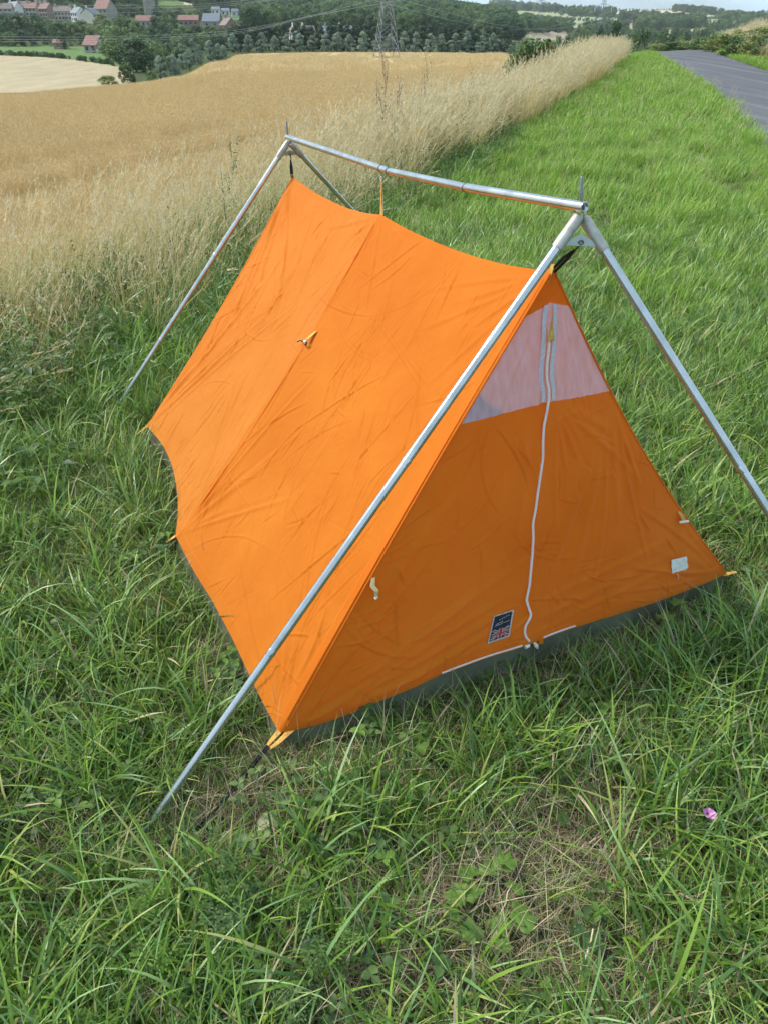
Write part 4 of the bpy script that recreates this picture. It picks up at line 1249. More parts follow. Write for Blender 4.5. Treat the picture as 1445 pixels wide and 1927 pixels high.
# near ground, 0 - 5.5 m
x, y = near_rect(-3.2, 4.6, .2, 8.0, 430); m_ = on_verge(x, y) & (RNG.random(len(x)) < np.clip((7.6 - np.hypot(x, y)) / 3.2, 0, 1)) & (RNG.random(len(x)) > .75 * bare(x, y))
x, y = finish(x, y, m_); lay('short_grass', 'fine', x, y, .7, 1.3, .15, smul=np.sqrt(trod(x, y)), label='short fine grass covering the ground round the tent', cat='grass')
x, y = near_rect(-3.2, 4.6, .2, 8.0, 420); m_ = on_verge(x, y) & (RNG.random(len(x)) < np.clip((7.6 - np.hypot(x, y)) / 3.2, 0, 1)) & (RNG.random(len(x)) > .92 * bare(x, y)) & (RNG.random(len(x)) < .35 + .65 * lush(x, y))
x, y = finish(x, y, m_); lay('meadow_grass', 'mid', x, y, .7, 1.35, .15, smul=trod(x, y), label='leafy meadow grass round the tent', cat='grass')
x, y = near_rect(-3.2, 4.6, .2, 8.0, 110); u_, v_ = proj(np.stack([x, y, 0 * x], -1))
pl_ = np.where(u_ < 560, .85, .5) * np.clip(1 - 1.15 * bare(x, y), .03, 1) * (.25 + .9 * lush(x, y)); pl_ = np.where((u_ > 1180) & (v_ > 1050), .8, pl_)
m_ = on_verge(x, y) & (RNG.random(len(x)) < pl_ * np.clip((9 - np.hypot(x, y)) / 4, .12, 1))
x, y = finish(x, y, m_); k_ = trod(x, y) > .55; x, y = x[k_], y[k_]; lay('long_grass', 'long', x, y, .6, 1.1, .2, smul=trod(x, y), label='long arching grass blades round the tent', cat='grass')
x, y = near_rect(-3.2, 3.4, .2, 5.4, 620); m_ = on_verge(x, y) & (RNG.random(len(x)) < .25 + .75 * bare(x, y))
x, y = finish(x, y, m_); lay('dry_litter', 'thatch', x, y, .6, 1.2, .1, .004, label='dead brown grass litter matted on the ground', cat='dead grass')
x, y = near_rect(-3.2, 3.4, .2, 5.0, 26); m_ = on_verge(x, y)
x, y = finish(x, y, m_); lay('clover', 'clover', x, y, .7, 1.4, .1, .01, label='small clover and buttercup leaves low in the grass', cat='clover')
# verge 5.4 - 14 m and beyond
x, y = sector(3.2, 15, 150); m_ = on_verge(x, y) & (RNG.random(len(x)) < np.clip((np.hypot(x, y) - 3.0) / 2.6, 0, 1)) & ~inpoly(x, y, foot_in)
x, y = finish(x, y, m_); lay('verge_grass', 'verge', x, y, .8, 1.4, .15, label='bright green grass of the verge behind the tent', cat='grass', yaw=0.0, smul=(.45 + 1.1 * lush(x * .6, y * .6)) * trod(x, y))
x, y = sector(13.5, 46, 32, -6, 31); m_ = on_verge(x, y)
x, y = finish(x, y, m_); lay('far_verge_grass', 'vergefar', x, y, .8, 1.3, .12, label='bright green verge grass running along the road', cat='grass', yaw=0.0)
x, y = near_rect(-1.6, 3.4, 2.6, 5.6, 90); m_ = on_verge(x, y)
x, y = finish(x, y, m_); lay('verge_edge_grass', 'verge', x, y, .7, 1.3, .15, label='green grass between tent and mown verge', cat='grass', yaw=0.0)
# tall dry strip
x, y = sector(2.4, 9, 105, -40, 20); d = dist_strip(x, y); m_ = (d > .0) & (d < STRIP_W + .3 * RNG.random(len(x))) & (RNG.random(len(x)) < np.clip(.10 + d * .95, 0, 1) * (.45 + .75 * lush(x * .5, y * .5)))
x, y = finish(x, y, m_); d = dist_strip(x, y); lay('tall_dry_grass', 'dry', x, y, .6, 1.3, .12, smul=np.clip(.66 + .22 * d, .55, 1.0), label='tall dry seeding grass between verge and barley field', cat='grass', yaw=0.0)
x, y = sector(9, 39, 38, -12, 22); d = dist_strip(x, y); m_ = (d > .1) & (d < STRIP_W + .5) & (RNG.random(len(x)) < np.clip(.35 + d, 0, 1))
x, y = finish(x, y, m_); lay('far_dry_grass', 'dryfar', x, y, .65, 1.4, .14, label='pale dry grass strip leading away beside the verge', cat='grass', yaw=0.0)
x, y = sector(2.4, 9, 14, -40, 20); d = dist_strip(x, y); m_ = (d > -.15) & (d < .7) & ~inpoly(x, y, foot_in)
x, y = finish(x, y, m_); lay('seeding_grass', 'dry', x, y, .8, 1.25, .3, label='loose arching seed heads leaning out of the dry grass', cat='grass')
x, y = sector(4.5, 30, 3.0, -5, 26); m_ = on_verge(x, y)
x, y = finish(x, y, m_); lay('seeding_verge_grass', 'dry', x, y, .3, .55, .3, label='scattered seeding stems in the green verge', cat='grass')
x, y = sector(2.2, 12, 110, -40, 20); d = dist_strip(x, y); m_ = (d > -.35) & (d < 1.6) & ~inpoly(x, y, foot_in)
x, y = finish(x, y, m_); lay('rough_grass', 'long', x, y, .7, 1.3, .2, label='rough green grass at the foot of the dry grass', cat='grass')
x, y = sector(2.2, 14, 34, -40, 20); d = dist_strip(x, y); m_ = (d > -.25) & (d < .9) & ~inpoly(x, y, foot_in)
x, y = finish(x, y, m_); lay('leafy_weeds', 'herb', x, y, .6, 1.2, .12, label='dark leafy weeds along the edge of the dry grass', cat='weeds')
# barley
def crop_mask(x, y):
    d = dist_strip(x, y)
    ok = d > STRIP_W + .15
    for tr_, w_ in ((3.4, .30), (5.0, .30), (9.4, .2), (14.0, .45), (16.0, .45), (25, .7), (28, .7), (40, 1.0), (44, 1.0), (58, 1.4), (63, 1.4)): ok &= np.abs(d - tr_ - .2 * np.sin(y * .21)) > w_
    return ok
x, y = sector(4.5, 16, 150, -38, 12); m_ = crop_mask(x, y)
x, y = finish(x, y, m_); lay('barley', 'crop', x, y, .34, .55, .1, label='ripe golden barley standing behind the dry grass', cat='crop', yaw=0.0)
x, y = sector(16, 42, 60, -33, 10); m_ = crop_mask(x, y)
x, y = finish(x, y, m_); lay('far_barley', 'crop', x, y, .42, .66, .1, label='ripe golden barley further out in the field', cat='crop', yaw=0.0)
x, y = sector(42, 120, 3.0, -30, 9); m_ = crop_mask(x, y) & (y < 112)
x, y = finish(x, y, m_); lay('distant_barley', 'cropfar', x, y, .45, .7, .1, label='ripe barley towards the brow of the field', cat='crop')
x, y = sector(118, 312, .8, -12, 10); fk_ = x / y; m_ = crop_mask(x, y) & (y < np.interp(fk_, [-.20, -.17, -.15, 0, .08, .14, .2], [150, 262, 286, 298, 290, 278, 110]))
x, y = finish(x, y, m_); lay('field_end_barley', 'cropfar', x, y, .6, .9, .1, label='ripe barley round the pylon at the far end of the field', cat='crop')
# far side of the road: bank of dry grass and brambles
x, y = sector(20, 75, 16, 8, 34); e = x - rx(y) - RWID; m_ = (e > 1.1) & (e < 3.3) & (RNG.random(len(x)) < .45 + .55 * lush(x * .12, y * .12))
x, y = finish(x, y, m_); lay('bank_grass', 'dryfar', x, y, .8, 1.3, .1, label='dry grass on the bank across the road', cat='grass')
x, y = sector(20, 70, 26, 8, 31); e = x - rx(y) - RWID; m_ = (e > .1) & (e < 1.8)
x, y = finish(x, y, m_); lay('roadside_grass', 'vergefar', x, y, .7, 1.1, .1, label='green grass edging the far side of the road', cat='grass')

# ------------------------------------------------------------------ trees
def depr(v):
    d = ray(W0 / 2, v); return -d[2] / d[1]
def surf(u, v, y0, y1):
    """first ground point along the sight line through a photo pixel, beyond y0"""
    Y = np.geomspace(y0, y1, 300)
    d = ray(u, v); x = d[0] / d[1] * Y; z = EYE + d[2] / d[1] * Y
    s = z - terrain(x, Y)
    i = np.where((s[:-1] > 0) & (s[1:] <= 0))[0]
    if not len(i): return None
    i = i[0]; f = s[i] / (s[i] - s[i + 1])
    yy = Y[i] + f * (Y[i + 1] - Y[i]); xx = d[0] / d[1] * yy
    return np.array([xx, yy, tz(xx, yy)])
M['f_dark'] = leaf_mat('foliage_dark', [(.0, (.03, .065, .03)), (.5, (.08, .135, .06)), (1.0, (.17, .24, .11))], trans=.2, inst=.5)
M['f_mid'] = leaf_mat('foliage_mid', [(.0, (.06, .10, .036)), (.5, (.14, .21, .078)), (1.0, (.26, .34, .14))], trans=.22, inst=.5)
M['f_silver'] = leaf_mat('foliage_silver', [(.0, (.15, .20, .13)), (.5, (.26, .33, .23)), (1.0, (.38, .46, .34))], trans=.2, inst=.4)
M['f_lime'] = leaf_mat('foliage_lime', [(.0, (.14, .18, .05)), (.5, (.24, .28, .09)), (1.0, (.36, .39, .15))], trans=.25, inst=.4)
M['bark'] = simple('bark', (.085, .07, .055), .9, noise=3, var=.4, bump=.6, bscale=20)
tq = np.random.default_rng(101)
def crown_mesh(name, mat, shape, n=1300, leaf=.055, seed=0):
    n = int(n * 1.9); leaf = leaf * 1.25
    """unit-height tree crown from leaf-sized faces gathered in clumps; z 0..1, radius by shape"""
    g = np.random.default_rng(seed)
    C = []
    nc = 34
    for i in range(nc):
        if shape == 'column':
            z = g.uniform(.04, .95); rmax = .20 * (math.sin(math.pi * min(1, (z * .86 + .20))) ** .8) + .01
        elif shape == 'cone':
            z = g.uniform(.15, .95); rmax = .22 * (1.02 - z) ** .7 + .02
        elif shape == 'bush':
            z = g.uniform(.06, .80); rmax = .62 * math.sqrt(max(.02, 1 - (z / .9) ** 2))
        else:
            z = g.uniform(.08, .88); rmax = .38 * math.sqrt(max(.05, 1 - ((z - .45) / .47) ** 2))
        r = rmax * math.sqrt(g.uniform(.15, 1)); a = g.uniform(0, 6.283)
        C.append((r * math.cos(a), r * math.sin(a), z, g.uniform(.09, .165) * (1.35 if shape == 'bush' else 1.0) * (.62 if shape == 'column' else 1), g.uniform(-.3, .3)))
    V, A = [], []
    per = n // nc
    for cx, cy, cz, cr, cb in C:
        d = g.normal(size=(per, 3)); d /= np.linalg.norm(d, axis=1, keepdims=True)
        rad = cr * g.uniform(.55, 1.12, per)[:, None]
        p = np.array([cx, cy, cz]) + d * rad * np.array([1, 1, .85])
        nrm = d + g.normal(0, .55, (per, 3)); nrm /= np.linalg.norm(nrm, axis=1, keepdims=True)
        t = np.cross(nrm, g.normal(size=(per, 3))); t /= np.linalg.norm(t, axis=1, keepdims=True)
        b = np.cross(nrm, t)
        s = leaf * g.uniform(.5, 1.0, per)[:, None] * .5
        V.append(np.stack([p - t * s, p + b * s * .6, p + t * s * 1.1, p - b * s * .6], 1))
        A.append(np.repeat(np.clip(.5 + cb + g.normal(0, .14, per), 0, 1), 4))
    V = np.concatenate(V).reshape(-1, 3); A = np.concatenate(A)
    F = np.arange(len(V)).reshape(-1, 4)
    return mesh_from(name, V, F, mat, False, {'rnd': A})
def trunk_mesh(name, shape, seed=0):
    g = random.Random(seed); mb = MB()
    r0 = .022
    mb.tube([(0, 0, -.03), (g.uniform(-.01, .01), g.uniform(-.01, .01), .25), (g.uniform(-.02, .02), 0, .6)], [r0 * 1.2, r0 * .8, r0 * .3], 7)
    for i in range(5):
        a = g.uniform(0, 6.28); z = g.uniform(.2, .4); l = .2 if shape != 'column' else .08
        mb.tube([(0, 0, z), (l * .5 * math.cos(a), l * .5 * math.sin(a), z + .12), (l * math.cos(a), l * math.sin(a), z + .3)], [r0 * .5, r0 * .35, r0 * .12], 5)
    return mesh_from(name, mb.V, mb.F, M['bark'], True)
M['f_row'] = leaf_mat('foliage_row', [(.0, (.03, .055, .03)), (.5, (.065, .105, .058)), (1.0, (.13, .18, .10))], trans=.2, inst=.5)
KIND = {
 'round': [(crown_mesh('crown', M['f_dark'], 'round', 1300, .06, i), trunk_mesh('trunk', 'round', i)) for i in range(5)],
 'mid': [(crown_mesh('crown', M['f_mid'], 'round', 1300, .06, 10 + i), trunk_mesh('trunk', 'round', 10 + i)) for i in range(4)],
 'lime': [(crown_mesh('crown', M['f_lime'], 'round', 1200, .06, 20 + i), trunk_mesh('trunk', 'round', 20 + i)) for i in range(2)],
 'silver': [(crown_mesh('crown', M['f_silver'], 'column', 1200, .05, 30 + i), trunk_mesh('trunk', 'column', 30 + i)) for i in range(4)],
 'willow': [(crown_mesh('crown', M['f_row'], 'column', 1200, .055, 40 + i), trunk_mesh('trunk', 'column', 40 + i)) for i in range(3)],
 'shrub': [(crown_mesh('crown', M['f_mid'], 'bush', 1400, .085, 50 + i), trunk_mesh('trunk', 'round', 50 + i)) for i in range(3)],
 'limeshrub': [(crown_mesh('crown', M['f_lime'], 'bush', 1400, .085, 60 + i), trunk_mesh('trunk', 'round', 60 + i)) for i in range(3)],
}
tr = random.Random(9)
def tree(name, kind, base, h, wr, label, group, cat='tree'):
    """wr : width of the crown as a multiple of the model's own width"""
    cm, tm = tr.choice(KIND[kind])
    o = empty(name, base, label, cat, group)
    o.scale = (h * wr, h * wr, h); o.rotation_euler = (0, 0, tr.uniform(0, 6.28))
    obj_me('trunk', tm, o); obj_me('crown', cm, o)
    return o
BASEW = {'round': .95, 'mid': .95, 'lime': .95, 'silver': .52, 'willow': .52, 'shrub': 1.35, 'limeshrub': 1.35}
def tree_px(name, kind, u, vtop, wpx, Y, label, group, cat='tree'):
    b = ground_at(u, Y)
    h = max(.4, EYE - depr(vtop) * Y - b[2])
    wid = wpx * depth(b) / FPX
    return tree(name, kind, b, h, max(.35, min(2.2, wid / (h * BASEW[kind]))), label, group, cat)
# thicket where the barley field runs down to the stream
g1 = 'trees in the dip below the barley field'
for u, vt, w, Y, kd, lb in ((229, 46, 84, 245, 'mid', 'tall broad mid-green tree beside red-roofed barn'),
    (258, 70, 78, 205, 'round', 'dark round-headed tree at the corner of the lower field'),
    (292, 72, 62, 230, 'mid', 'green tree behind the dark round-headed tree'),
    (330, 78, 54, 245, 'round', 'dark green tree behind silver saplings in the dip'),
    (212, 58, 46, 262, 'round', 'dark tree between the red-roofed barn and the broad tree'),
    (240, 84, 50, 215, 'round', 'dark low-branched tree in front of the broad green tree'),
    (275, 82, 56, 212, 'round', 'dark spreading tree joining the round-headed one'),
    (306, 88, 48, 215, 'mid', 'mid-green tree filling the thicket behind the saplings'),
    (350, 86, 44, 250, 'mid', 'mid-green tree at the right end of the thicket'),
    (268, 60, 60, 262, 'mid', 'tall green tree at the back of the thicket')):
    tree_px('tree', kd, u, vt, w, Y, lb, g1)
tree_px('bush', 'shrub', 242, 117, 34, 172, 'upright green bush standing at the brow of the barley field', g1, 'bush')
tree_px('bush', 'limeshrub', 205, 140, 42, 166, 'low yellow-green bush at the corner of the lower field', g1, 'bush')
tree_px('bush', 'shrub', 289, 131, 30, 172, 'low dark bush in front of silver saplings', g1, 'bush')
for u, vt, w, Y in ((305, 104, 22, 180), (323, 106, 18, 182), (331, 100, 20, 184), (346, 82, 24, 215), (358, 92, 20, 205), (367, 72, 22, 235), (398, 75, 24, 262), (413, 81, 20, 262), (422, 84, 18, 265), (378, 84, 18, 240)):
    tree_px('willow_sapling', 'silver', u, vt, w * 1.15, Y, 'silver-green pointed sapling growing in the dip below barley field', 'silver saplings in the dip')
# trees between pasture and village
g2 = 'trees between the pasture and the village'
for u, vt, w, Y, kd in ((12, 22, 40, 400, 'round'), (38, 20, 60, 385, 'round'), (66, 24, 54, 380, 'round'), (92, 28, 52, 375, 'round'), (112, 36, 44, 370, 'round'), (138, 37, 44, 375, 'mid'), (160, 36, 40, 378, 'mid'), (178, 46, 34, 372, 'mid'), (210, 34, 44, 380, 'mid'), (236, 28, 44, 390, 'mid'), (262, 36, 40, 385, 'mid'), (300, 27, 34, 420, 'round'), (285, 47, 34, 350, 'round'), (318, 40, 44, 390, 'round'), (345, 44, 44, 380, 'mid'), (372, 46, 44, 385, 'round'), (398, 45, 42, 380, 'mid'), (424, 50, 42, 375, 'mid'), (448, 44, 40, 385, 'round'), (470, 52, 40, 380, 'mid'), (310, 60, 40, 330, 'round'), (336, 66, 38, 325, 'mid'), (362, 62, 38, 330, 'round'), (388, 60, 40, 335, 'mid'), (412, 63, 40, 335, 'round'), (436, 64, 36, 335, 'mid'), (0, 40, 40, 350, 'round')):
    tree_px('tree', kd, u, vt, w, Y, {'round': 'dark rounded tree in the belt below the village houses', 'mid': 'mid-green rounded tree in the belt below the village houses'}[kd], g2 + (' dark' if kd == 'round' else ' green'))
for u, vt, w, Y, kd in ((6, 60, 30, 335, 'round'), (24, 58, 30, 333, 'mid'), (48, 56, 34, 334, 'round'), (66, 59, 26, 336, 'round'), (126, 56, 30, 318, 'round'), (152, 60, 26, 345, 'round'), (90, 66, 26, 345, 'round'), (196, 62, 30, 345, 'round')):
    tree_px('pasture_tree', kd, u, vt, w, Y, {'round': 'dark spreading tree standing along the edge of the green pasture', 'mid': 'mid-green spreading tree along the edge of the green pasture'}[kd], 'pasture edge trees')
for u, vt, w, Y, kd in ((96, 4, 34, 590, 'round'), (132, 2, 34, 590, 'round'), (152, 4, 34, 585, 'mid'), (214, 8, 34, 565, 'round'), (232, 4, 36, 575, 'mid'), (250, 6, 36, 570, 'round'), (268, 10, 30, 560, 'mid'), (304, 10, 34, 540, 'round'), (318, 14, 34, 530, 'mid'), (336, 12, 34, 545, 'round'), (368, 16, 34, 520, 'mid'), (386, 14, 34, 540, 'round'), (232, 26, 36, 470, 'mid'), (310, 30, 34, 455, 'mid'), (328, 32, 32, 450, 'round'), (206, 36, 30, 440, 'round')):
    tree_px('village_tree', kd, u, vt, w, Y, {'round': 'dark tree among the village houses by the church', 'mid': 'lighter green tree among the village houses by the church'}[kd], 'village trees ' + kd)
tree_px('tree', 'lime', 194, 24, 34, 430, 'bright yellow-green tree in front of village houses', None)
# planted row along the far end of the barley field
for i, u in enumerate(np.arange(444, 944, 24.2)):
    tree_px('row_tree', 'silver', u + tr.uniform(-3, 3), 62 + tr.uniform(-4, 5), 24 * tr.uniform(.9, 1.15), 308 + tr.uniform(-3, 3), 'small pointed silver-green tree in the front rank beyond the barley field', 'front rank of the tree row')
for i, u in enumerate(np.arange(436, 950, 17)):
    tree_px('row_tree', 'willow', u + tr.uniform(-4, 4), 47 + tr.uniform(-5, 6), 30 * tr.uniform(.9, 1.2), 326 + tr.uniform(-4, 8), 'taller dark green tree in the back rank beyond the barley field', 'back rank of the tree row')
for u, vt, w, Y, kd in ((876, 56, 34, 345, 'mid'), (907, 52, 46, 350, 'mid'), (935, 62, 34, 345, 'round'), (955, 70, 36, 330, 'round'), (930, 80, 24, 310, 'silver'), (960, 84, 26, 300, 'silver')):
    tree_px('tree', kd, u, vt, w, Y, {'mid': 'bushy mid-green tree at the end of the planted row', 'round': 'dark bushy tree at the end of the planted row', 'silver': 'silver tree closing the end of the planted row'}[kd], 'trees closing the row ' + kd)
# valley trees glimpsed over the dry grass
g3 = 'valley trees beyond the dry grass'
for u, vt, w, Y, kd in ((1062, 60, 30, 190, 'round'), (1088, 45, 34, 240, 'mid'), (1112, 42, 30, 250, 'round'), (1146, 31, 34, 235, 'round'), (1128, 55, 30, 200, 'round'), (1168, 57, 32, 190, 'round'), (1200, 48, 44, 215, 'round'), (1184, 60, 32, 180, 'mid'), (1228, 50, 34, 240, 'round'), (1246, 60, 30, 200, 'round'), (1266, 60, 30, 215, 'mid'), (1040, 64, 30, 200, 'mid')):
    tree_px('valley_tree', kd, u, vt, w, Y, {'round': 'dark valley tree rising behind the pale dry grass', 'mid': 'mid-green valley tree rising behind the pale dry grass'}[kd], g3 + ' ' + kd)
# shrubs
tree_px('shrub', 'shrub', 1000, 62, 108, 27, 'rounded green shrub growing in the dry grass strip', None, 'shrub')
tree_px('shrub', 'limeshrub', 1075, 78, 44, 38, 'low yellow-green shrub at the far end of the dry grass', None, 'shrub')
for i, (u, vt, w, Y, kd) in enumerate(((1222, 86, 40, 50, 'shrub'), (1240, 80, 46, 48, 'limeshrub'), (1266, 76, 52, 47, 'shrub'), (1292, 72, 50, 48, 'limeshrub'), (1318, 66, 56, 46, 'shrub'), (1344, 60, 60, 45, 'shrub'), (1368, 60, 60, 43, 'limeshrub'), (1396, 52, 74, 42, 'limeshrub'), (1424, 48, 80, 41, 'shrub'), (1452, 44, 80, 40, 'limeshrub'), (1484, 40, 80, 39, 'shrub'), (1380, 66, 60, 38, 'shrub'), (1416, 60, 66, 37, 'limeshrub'), (1448, 58, 70, 36, 'shrub'), (1340, 72, 50, 42, 'limeshrub'))):
    tree_px('bramble', kd, u, vt, w, Y, {'shrub': 'dull green bramble bush in the bank across the road', 'limeshrub': 'yellowish bramble bush in the bank across the road'}[kd], 'brambles on the bank ' + kd, 'bramble')

# far woods as masses
proto('wood', [k[0] for k in KIND['round'] + KIND['mid']])
def wood(name, pts, hs, label, cat='wood'):
    n = len(pts)
    rot = np.stack([np.zeros(n), np.zeros(n), RNG.uniform(0, 6.28, n)], -1)
    return scatter(name, 'wood', np.array(pts), rot, np.array(hs), label, cat)
n = 3000
uu = RNG.uniform(465, 985, n); YY = np.sqrt(RNG.uniform(430 ** 2, 1000 ** 2, n))
kk_ = (uu - W0 / 2) / FPX / 1.19
X = kk_ * YY; Z = terrain(X, YY)
u2, v2 = proj(np.stack([X, YY, Z], -1))
ok = (v2 < np.interp(uu, [465, 600, 900, 985], [66, 66, 70, 78])) & (uu < np.interp(v2, [0, 20, 45, 75], [900, 925, 965, 985]) )
wood('hill_wood', np.stack([X, YY, Z], -1)[ok], RNG.uniform(8, 13, ok.sum()), 'dense dark green wood covering the hillside behind the pylon')
n = 1400
uu = RNG.uniform(-60, 480, n); YY = np.sqrt(RNG.uniform(600 ** 2, 900 ** 2, n)); X = (uu - W0 / 2) / FPX / 1.19 * YY; Z = terrain(X, YY)
u2, v2 = proj(np.stack([X, YY, Z], -1)); ok = (v2 < 24) & ~((uu > 296) & (uu < 378) & (YY < 760)) & ~((uu > 395) & (uu < 475) & (YY < 720))
wood('village_wood', np.stack([X, YY, Z], -1)[ok], RNG.uniform(8, 12, ok.sum()), 'dark wood on the rise behind the village')
pts, hs = [], []
fw = random.Random(31)
for (u0, u1, va, vb, vc, vd, n, y0, h0, h1) in (
    (920, 1050, 6, 20, 14, 24, 170, 1500, 10, 15), (1050, 1155, 16, 30, 22, 36, 120, 1300, 9, 14),
    (1165, 1230, 30, 40, 30, 40, 60, 1200, 10, 13), (1190, 1322, 33, 60, 36, 52, 260, 900, 9, 14),
    (1262, 1345, 18, 22, 26, 30, 60, 1500, 12, 17), (1350, 1460, 27, 42, 34, 46, 150, 1100, 10, 14),
    (978, 1078, 44, 62, 48, 62, 130, 500, 8, 11), (1090, 1180, 52, 70, 52, 70, 60, 500, 8, 12), (1320, 1445, 48, 60, 46, 56, 90, 600, 6, 9),
    (1080, 1340, 72, 84, 66, 76, 110, 260, 6, 9)):
    for _ in range(n):
        f = fw.random(); u = u0 + (u1 - u0) * f
        v = fw.uniform(va + (vc - va) * f, vb + (vd - vb) * f)
        p = surf(u, v, y0, 5000)
        if p is None: continue
        pts.append(p); hs.append(fw.uniform(h0, h1))
for (ua, va, ub, vb, n) in ((905, 27, 1190, 46, 70), (1000, 22, 1190, 38, 40), (920, 47, 990, 58, 20), (1150, 20, 1270, 19, 24), (1060, 26, 1150, 30, 24), (1330, 36, 1445, 38, 30)):
    for i in range(n):
        f = (i + fw.random()) / n
        p = surf(ua + (ub - ua) * f, va + (vb - va) * f, 600, 5000)
        if p is None: continue
        pts.append(p); hs.append(fw.uniform(3, 6))
wood('distant_woods', pts, hs, 'distant woods and hedges on the far hills')
# hedge line at the top of the lower field and pasture scrub
pts, hs = [], []
for i in range(120):
    u = fw.uniform(-20, 215); Y = np.interp((u - W0 / 2) / FPX / 1.18, [-.6, -.44, -.38, -.31, -.29], [264, 260, 252, 228, 208]) + fw.uniform(-2, 2)
    p = ground_at(u, Y); pts.append(p); hs.append(fw.uniform(.8, 1.5))
wood('field_hedge', pts, hs, 'low dark hedge along the top of the lower field', 'hedge')

# ------------------------------------------------------------------ village
M['stone'] = simple('village_stone', (.36, .33, .28), .9, noise=1.2, var=.2)
M['render'] = simple('white_render', (.72, .71, .68), .85, noise=.8, var=.06)
M['creamwall'] = simple('cream_render', (.70, .65, .50), .85, noise=.8, var=.06)
M['tile_red'] = simple('red_tile', (.28, .155, .13), .85, noise=1.5, var=.25)
M['tile_brown'] = simple('brown_tile', (.24, .19, .165), .85, noise=1.5, var=.25)
M['slate'] = simple('slate', (.17, .19, .22), .6, noise=1.5, var=.2)
M['pane'] = simple('window_glass', (.05, .06, .07), .15, spec=.6)
M['brick'] = simple('house_brick', (.31, .21, .17), .9, noise=2, var=.2)
def house(u, Y, wpx, hw, hr, rz, wall, roof, label, name='house', nwin=3, chimney=1, deep=6.5, group=None, hip=False, zoff=0.0):
    b = ground_at(u + (6 if u < 450 else 0), Y); b[2] += zoff; hw *= .88; hr *= .9
    w = wpx * .9 * depth(b) / FPX
    o = empty(name, b, label, 'house' if name == 'house' else name.replace('_', ' '), group)
    o.rotation_euler = (0, 0, rz)
    def part(nm, mb, mat, par): 
        me = mesh_from(nm, mb.V, mb.F, mat); return obj_me(nm, me, par)
    x, d = w / 2, deep / 2
    mb = MB().add([(-x, -d, -2), (x, -d, -2), (x, d, -2), (-x, d, -2), (-x, -d, hw), (x, -d, hw), (x, d, hw), (-x, d, hw), (-x, 0, hw + hr), (x, 0, hw + hr)],
        [(0, 1, 5, 4), (1, 2, 6, 9, 5), (2, 3, 7, 6), (3, 0, 4, 8, 7)])
    part('wall', mb, wall, o)
    e = .35; t = .18; sl = hr / d
    def slope(sy):
        z0 = hw - e * sl
        P = [(-x - e, sy * (d + e), z0 + .05), (x + e, sy * (d + e), z0 + .05), (x + e, 0, hw + hr + .05), (-x - e, 0, hw + hr + .05)]
        return P + [(p[0], p[1], p[2] + t) for p in P]
    rm = MB()
    for sy in (-1, 1): rm.add(slope(sy), [(0, 1, 2, 3), (7, 6, 5, 4), (0, 4, 5, 1), (1, 5, 6, 2), (3, 7, 4, 0)])
    rf = part('roof', rm, roof, o)
    for c in range(chimney):
        part('chimney', MB().box(((-x + .7) if c == 0 else (x - .7), 0, hw + hr + .5), (.8, .9, 1.8)), wall, rf)
    for k in range(nwin):
        wx = -x + (k + .5) * w / nwin
        for fl in ((hw * .30), (hw * .76)) if hw > 4 else (hw * .55,):
            wo = part('window', MB().box((wx, -d - .02, fl), (1.0, .10, 1.15)), M['pane'], o)
            part('sill', MB().box((wx, -d - .06, fl - .65), (1.2, .2, .12)), M['render'], wo)
    part('door', MB().box((-x + w * (.5 if nwin < 2 else .5 + .5 / nwin) , -d - .02, 1.05), (.95, .1, 2.1)), M['tile_brown'], o)
    return o
house(10, 545, 26, 5, 3.0, .15, M['stone'], M['tile_brown'], 'stone house with brown roof at the left end of the village')
house(26, 560, 22, 5, 3.2, -.4, M['render'], M['slate'], 'white house with grey roof above the stone house')
house(44, 570, 26, 5, 3.0, .25, M['stone'], M['tile_brown'], 'stone cottage with brown roof uphill in the village')
house(60, 555, 24, 5, 3.0, -.2, M['stone'], M['tile_red'], 'stone cottage with red roof between two brown-roofed cottages')
house(76, 575, 22, 5, 3.2, .5, M['render'], M['tile_brown'], 'pale cottage with brown roof beside the brick house')
house(86, 548, 24, 5.2, 3.0, -.5, M['brick'], M['tile_red'], 'brick house with steep red roof')
house(118, 520, 34, 5.4, 2.6, .1, M['stone'], M['tile_brown'], 'long stone terrace with brown roof and chimneys', nwin=5, chimney=2)
house(146, 512, 26, 5.0, 2.8, -.75, M['render'], M['slate'], 'pale blue-white house with slate roof next to the terrace')
house(168, 505, 24, 5.0, 2.8, 1.2, M['creamwall'], M['slate'], 'cream gabled house with dark roof', nwin=2, deep=8)
house(197, 530, 34, 6.6, 5.0, -.45, M['stone'], M['tile_red'], 'tall stone hall with steep red roof near the church', nwin=3, deep=9)
house(272, 470, 38, 3.6, 2.4, .1, M['stone'], M['tile_red'], 'low building with long red roof below the church tower', nwin=4, chimney=0)
house(352, 470, 40, 3.6, 2.2, .05, M['brick'], M['tile_red'], 'low brick building with red roof beside slate barn', nwin=4, chimney=0)
house(396, 462, 34, 3.6, 3.6, -.05, M['stone'], M['slate'], 'stone barn with big blue-grey slate roof', nwin=2, chimney=0, deep=9)
house(426, 452, 26, 4.0, 3.2, -.9, M['brick'], M['tile_brown'], 'brown brick gabled house right of the slate barn', nwin=2)
house(176, 288, 30, 2.6, 2.6, -.28, M['stone'], M['tile_red'], 'stone barn with bright red roof beside the pasture', name='barn', nwin=2, chimney=0, deep=6)
house(108, 318, 18, 2.2, 1.0, .1, M['brick'], M['tile_red'], 'low brick shed with red roof by the pasture', name='shed', nwin=1, chimney=0, deep=3.5)
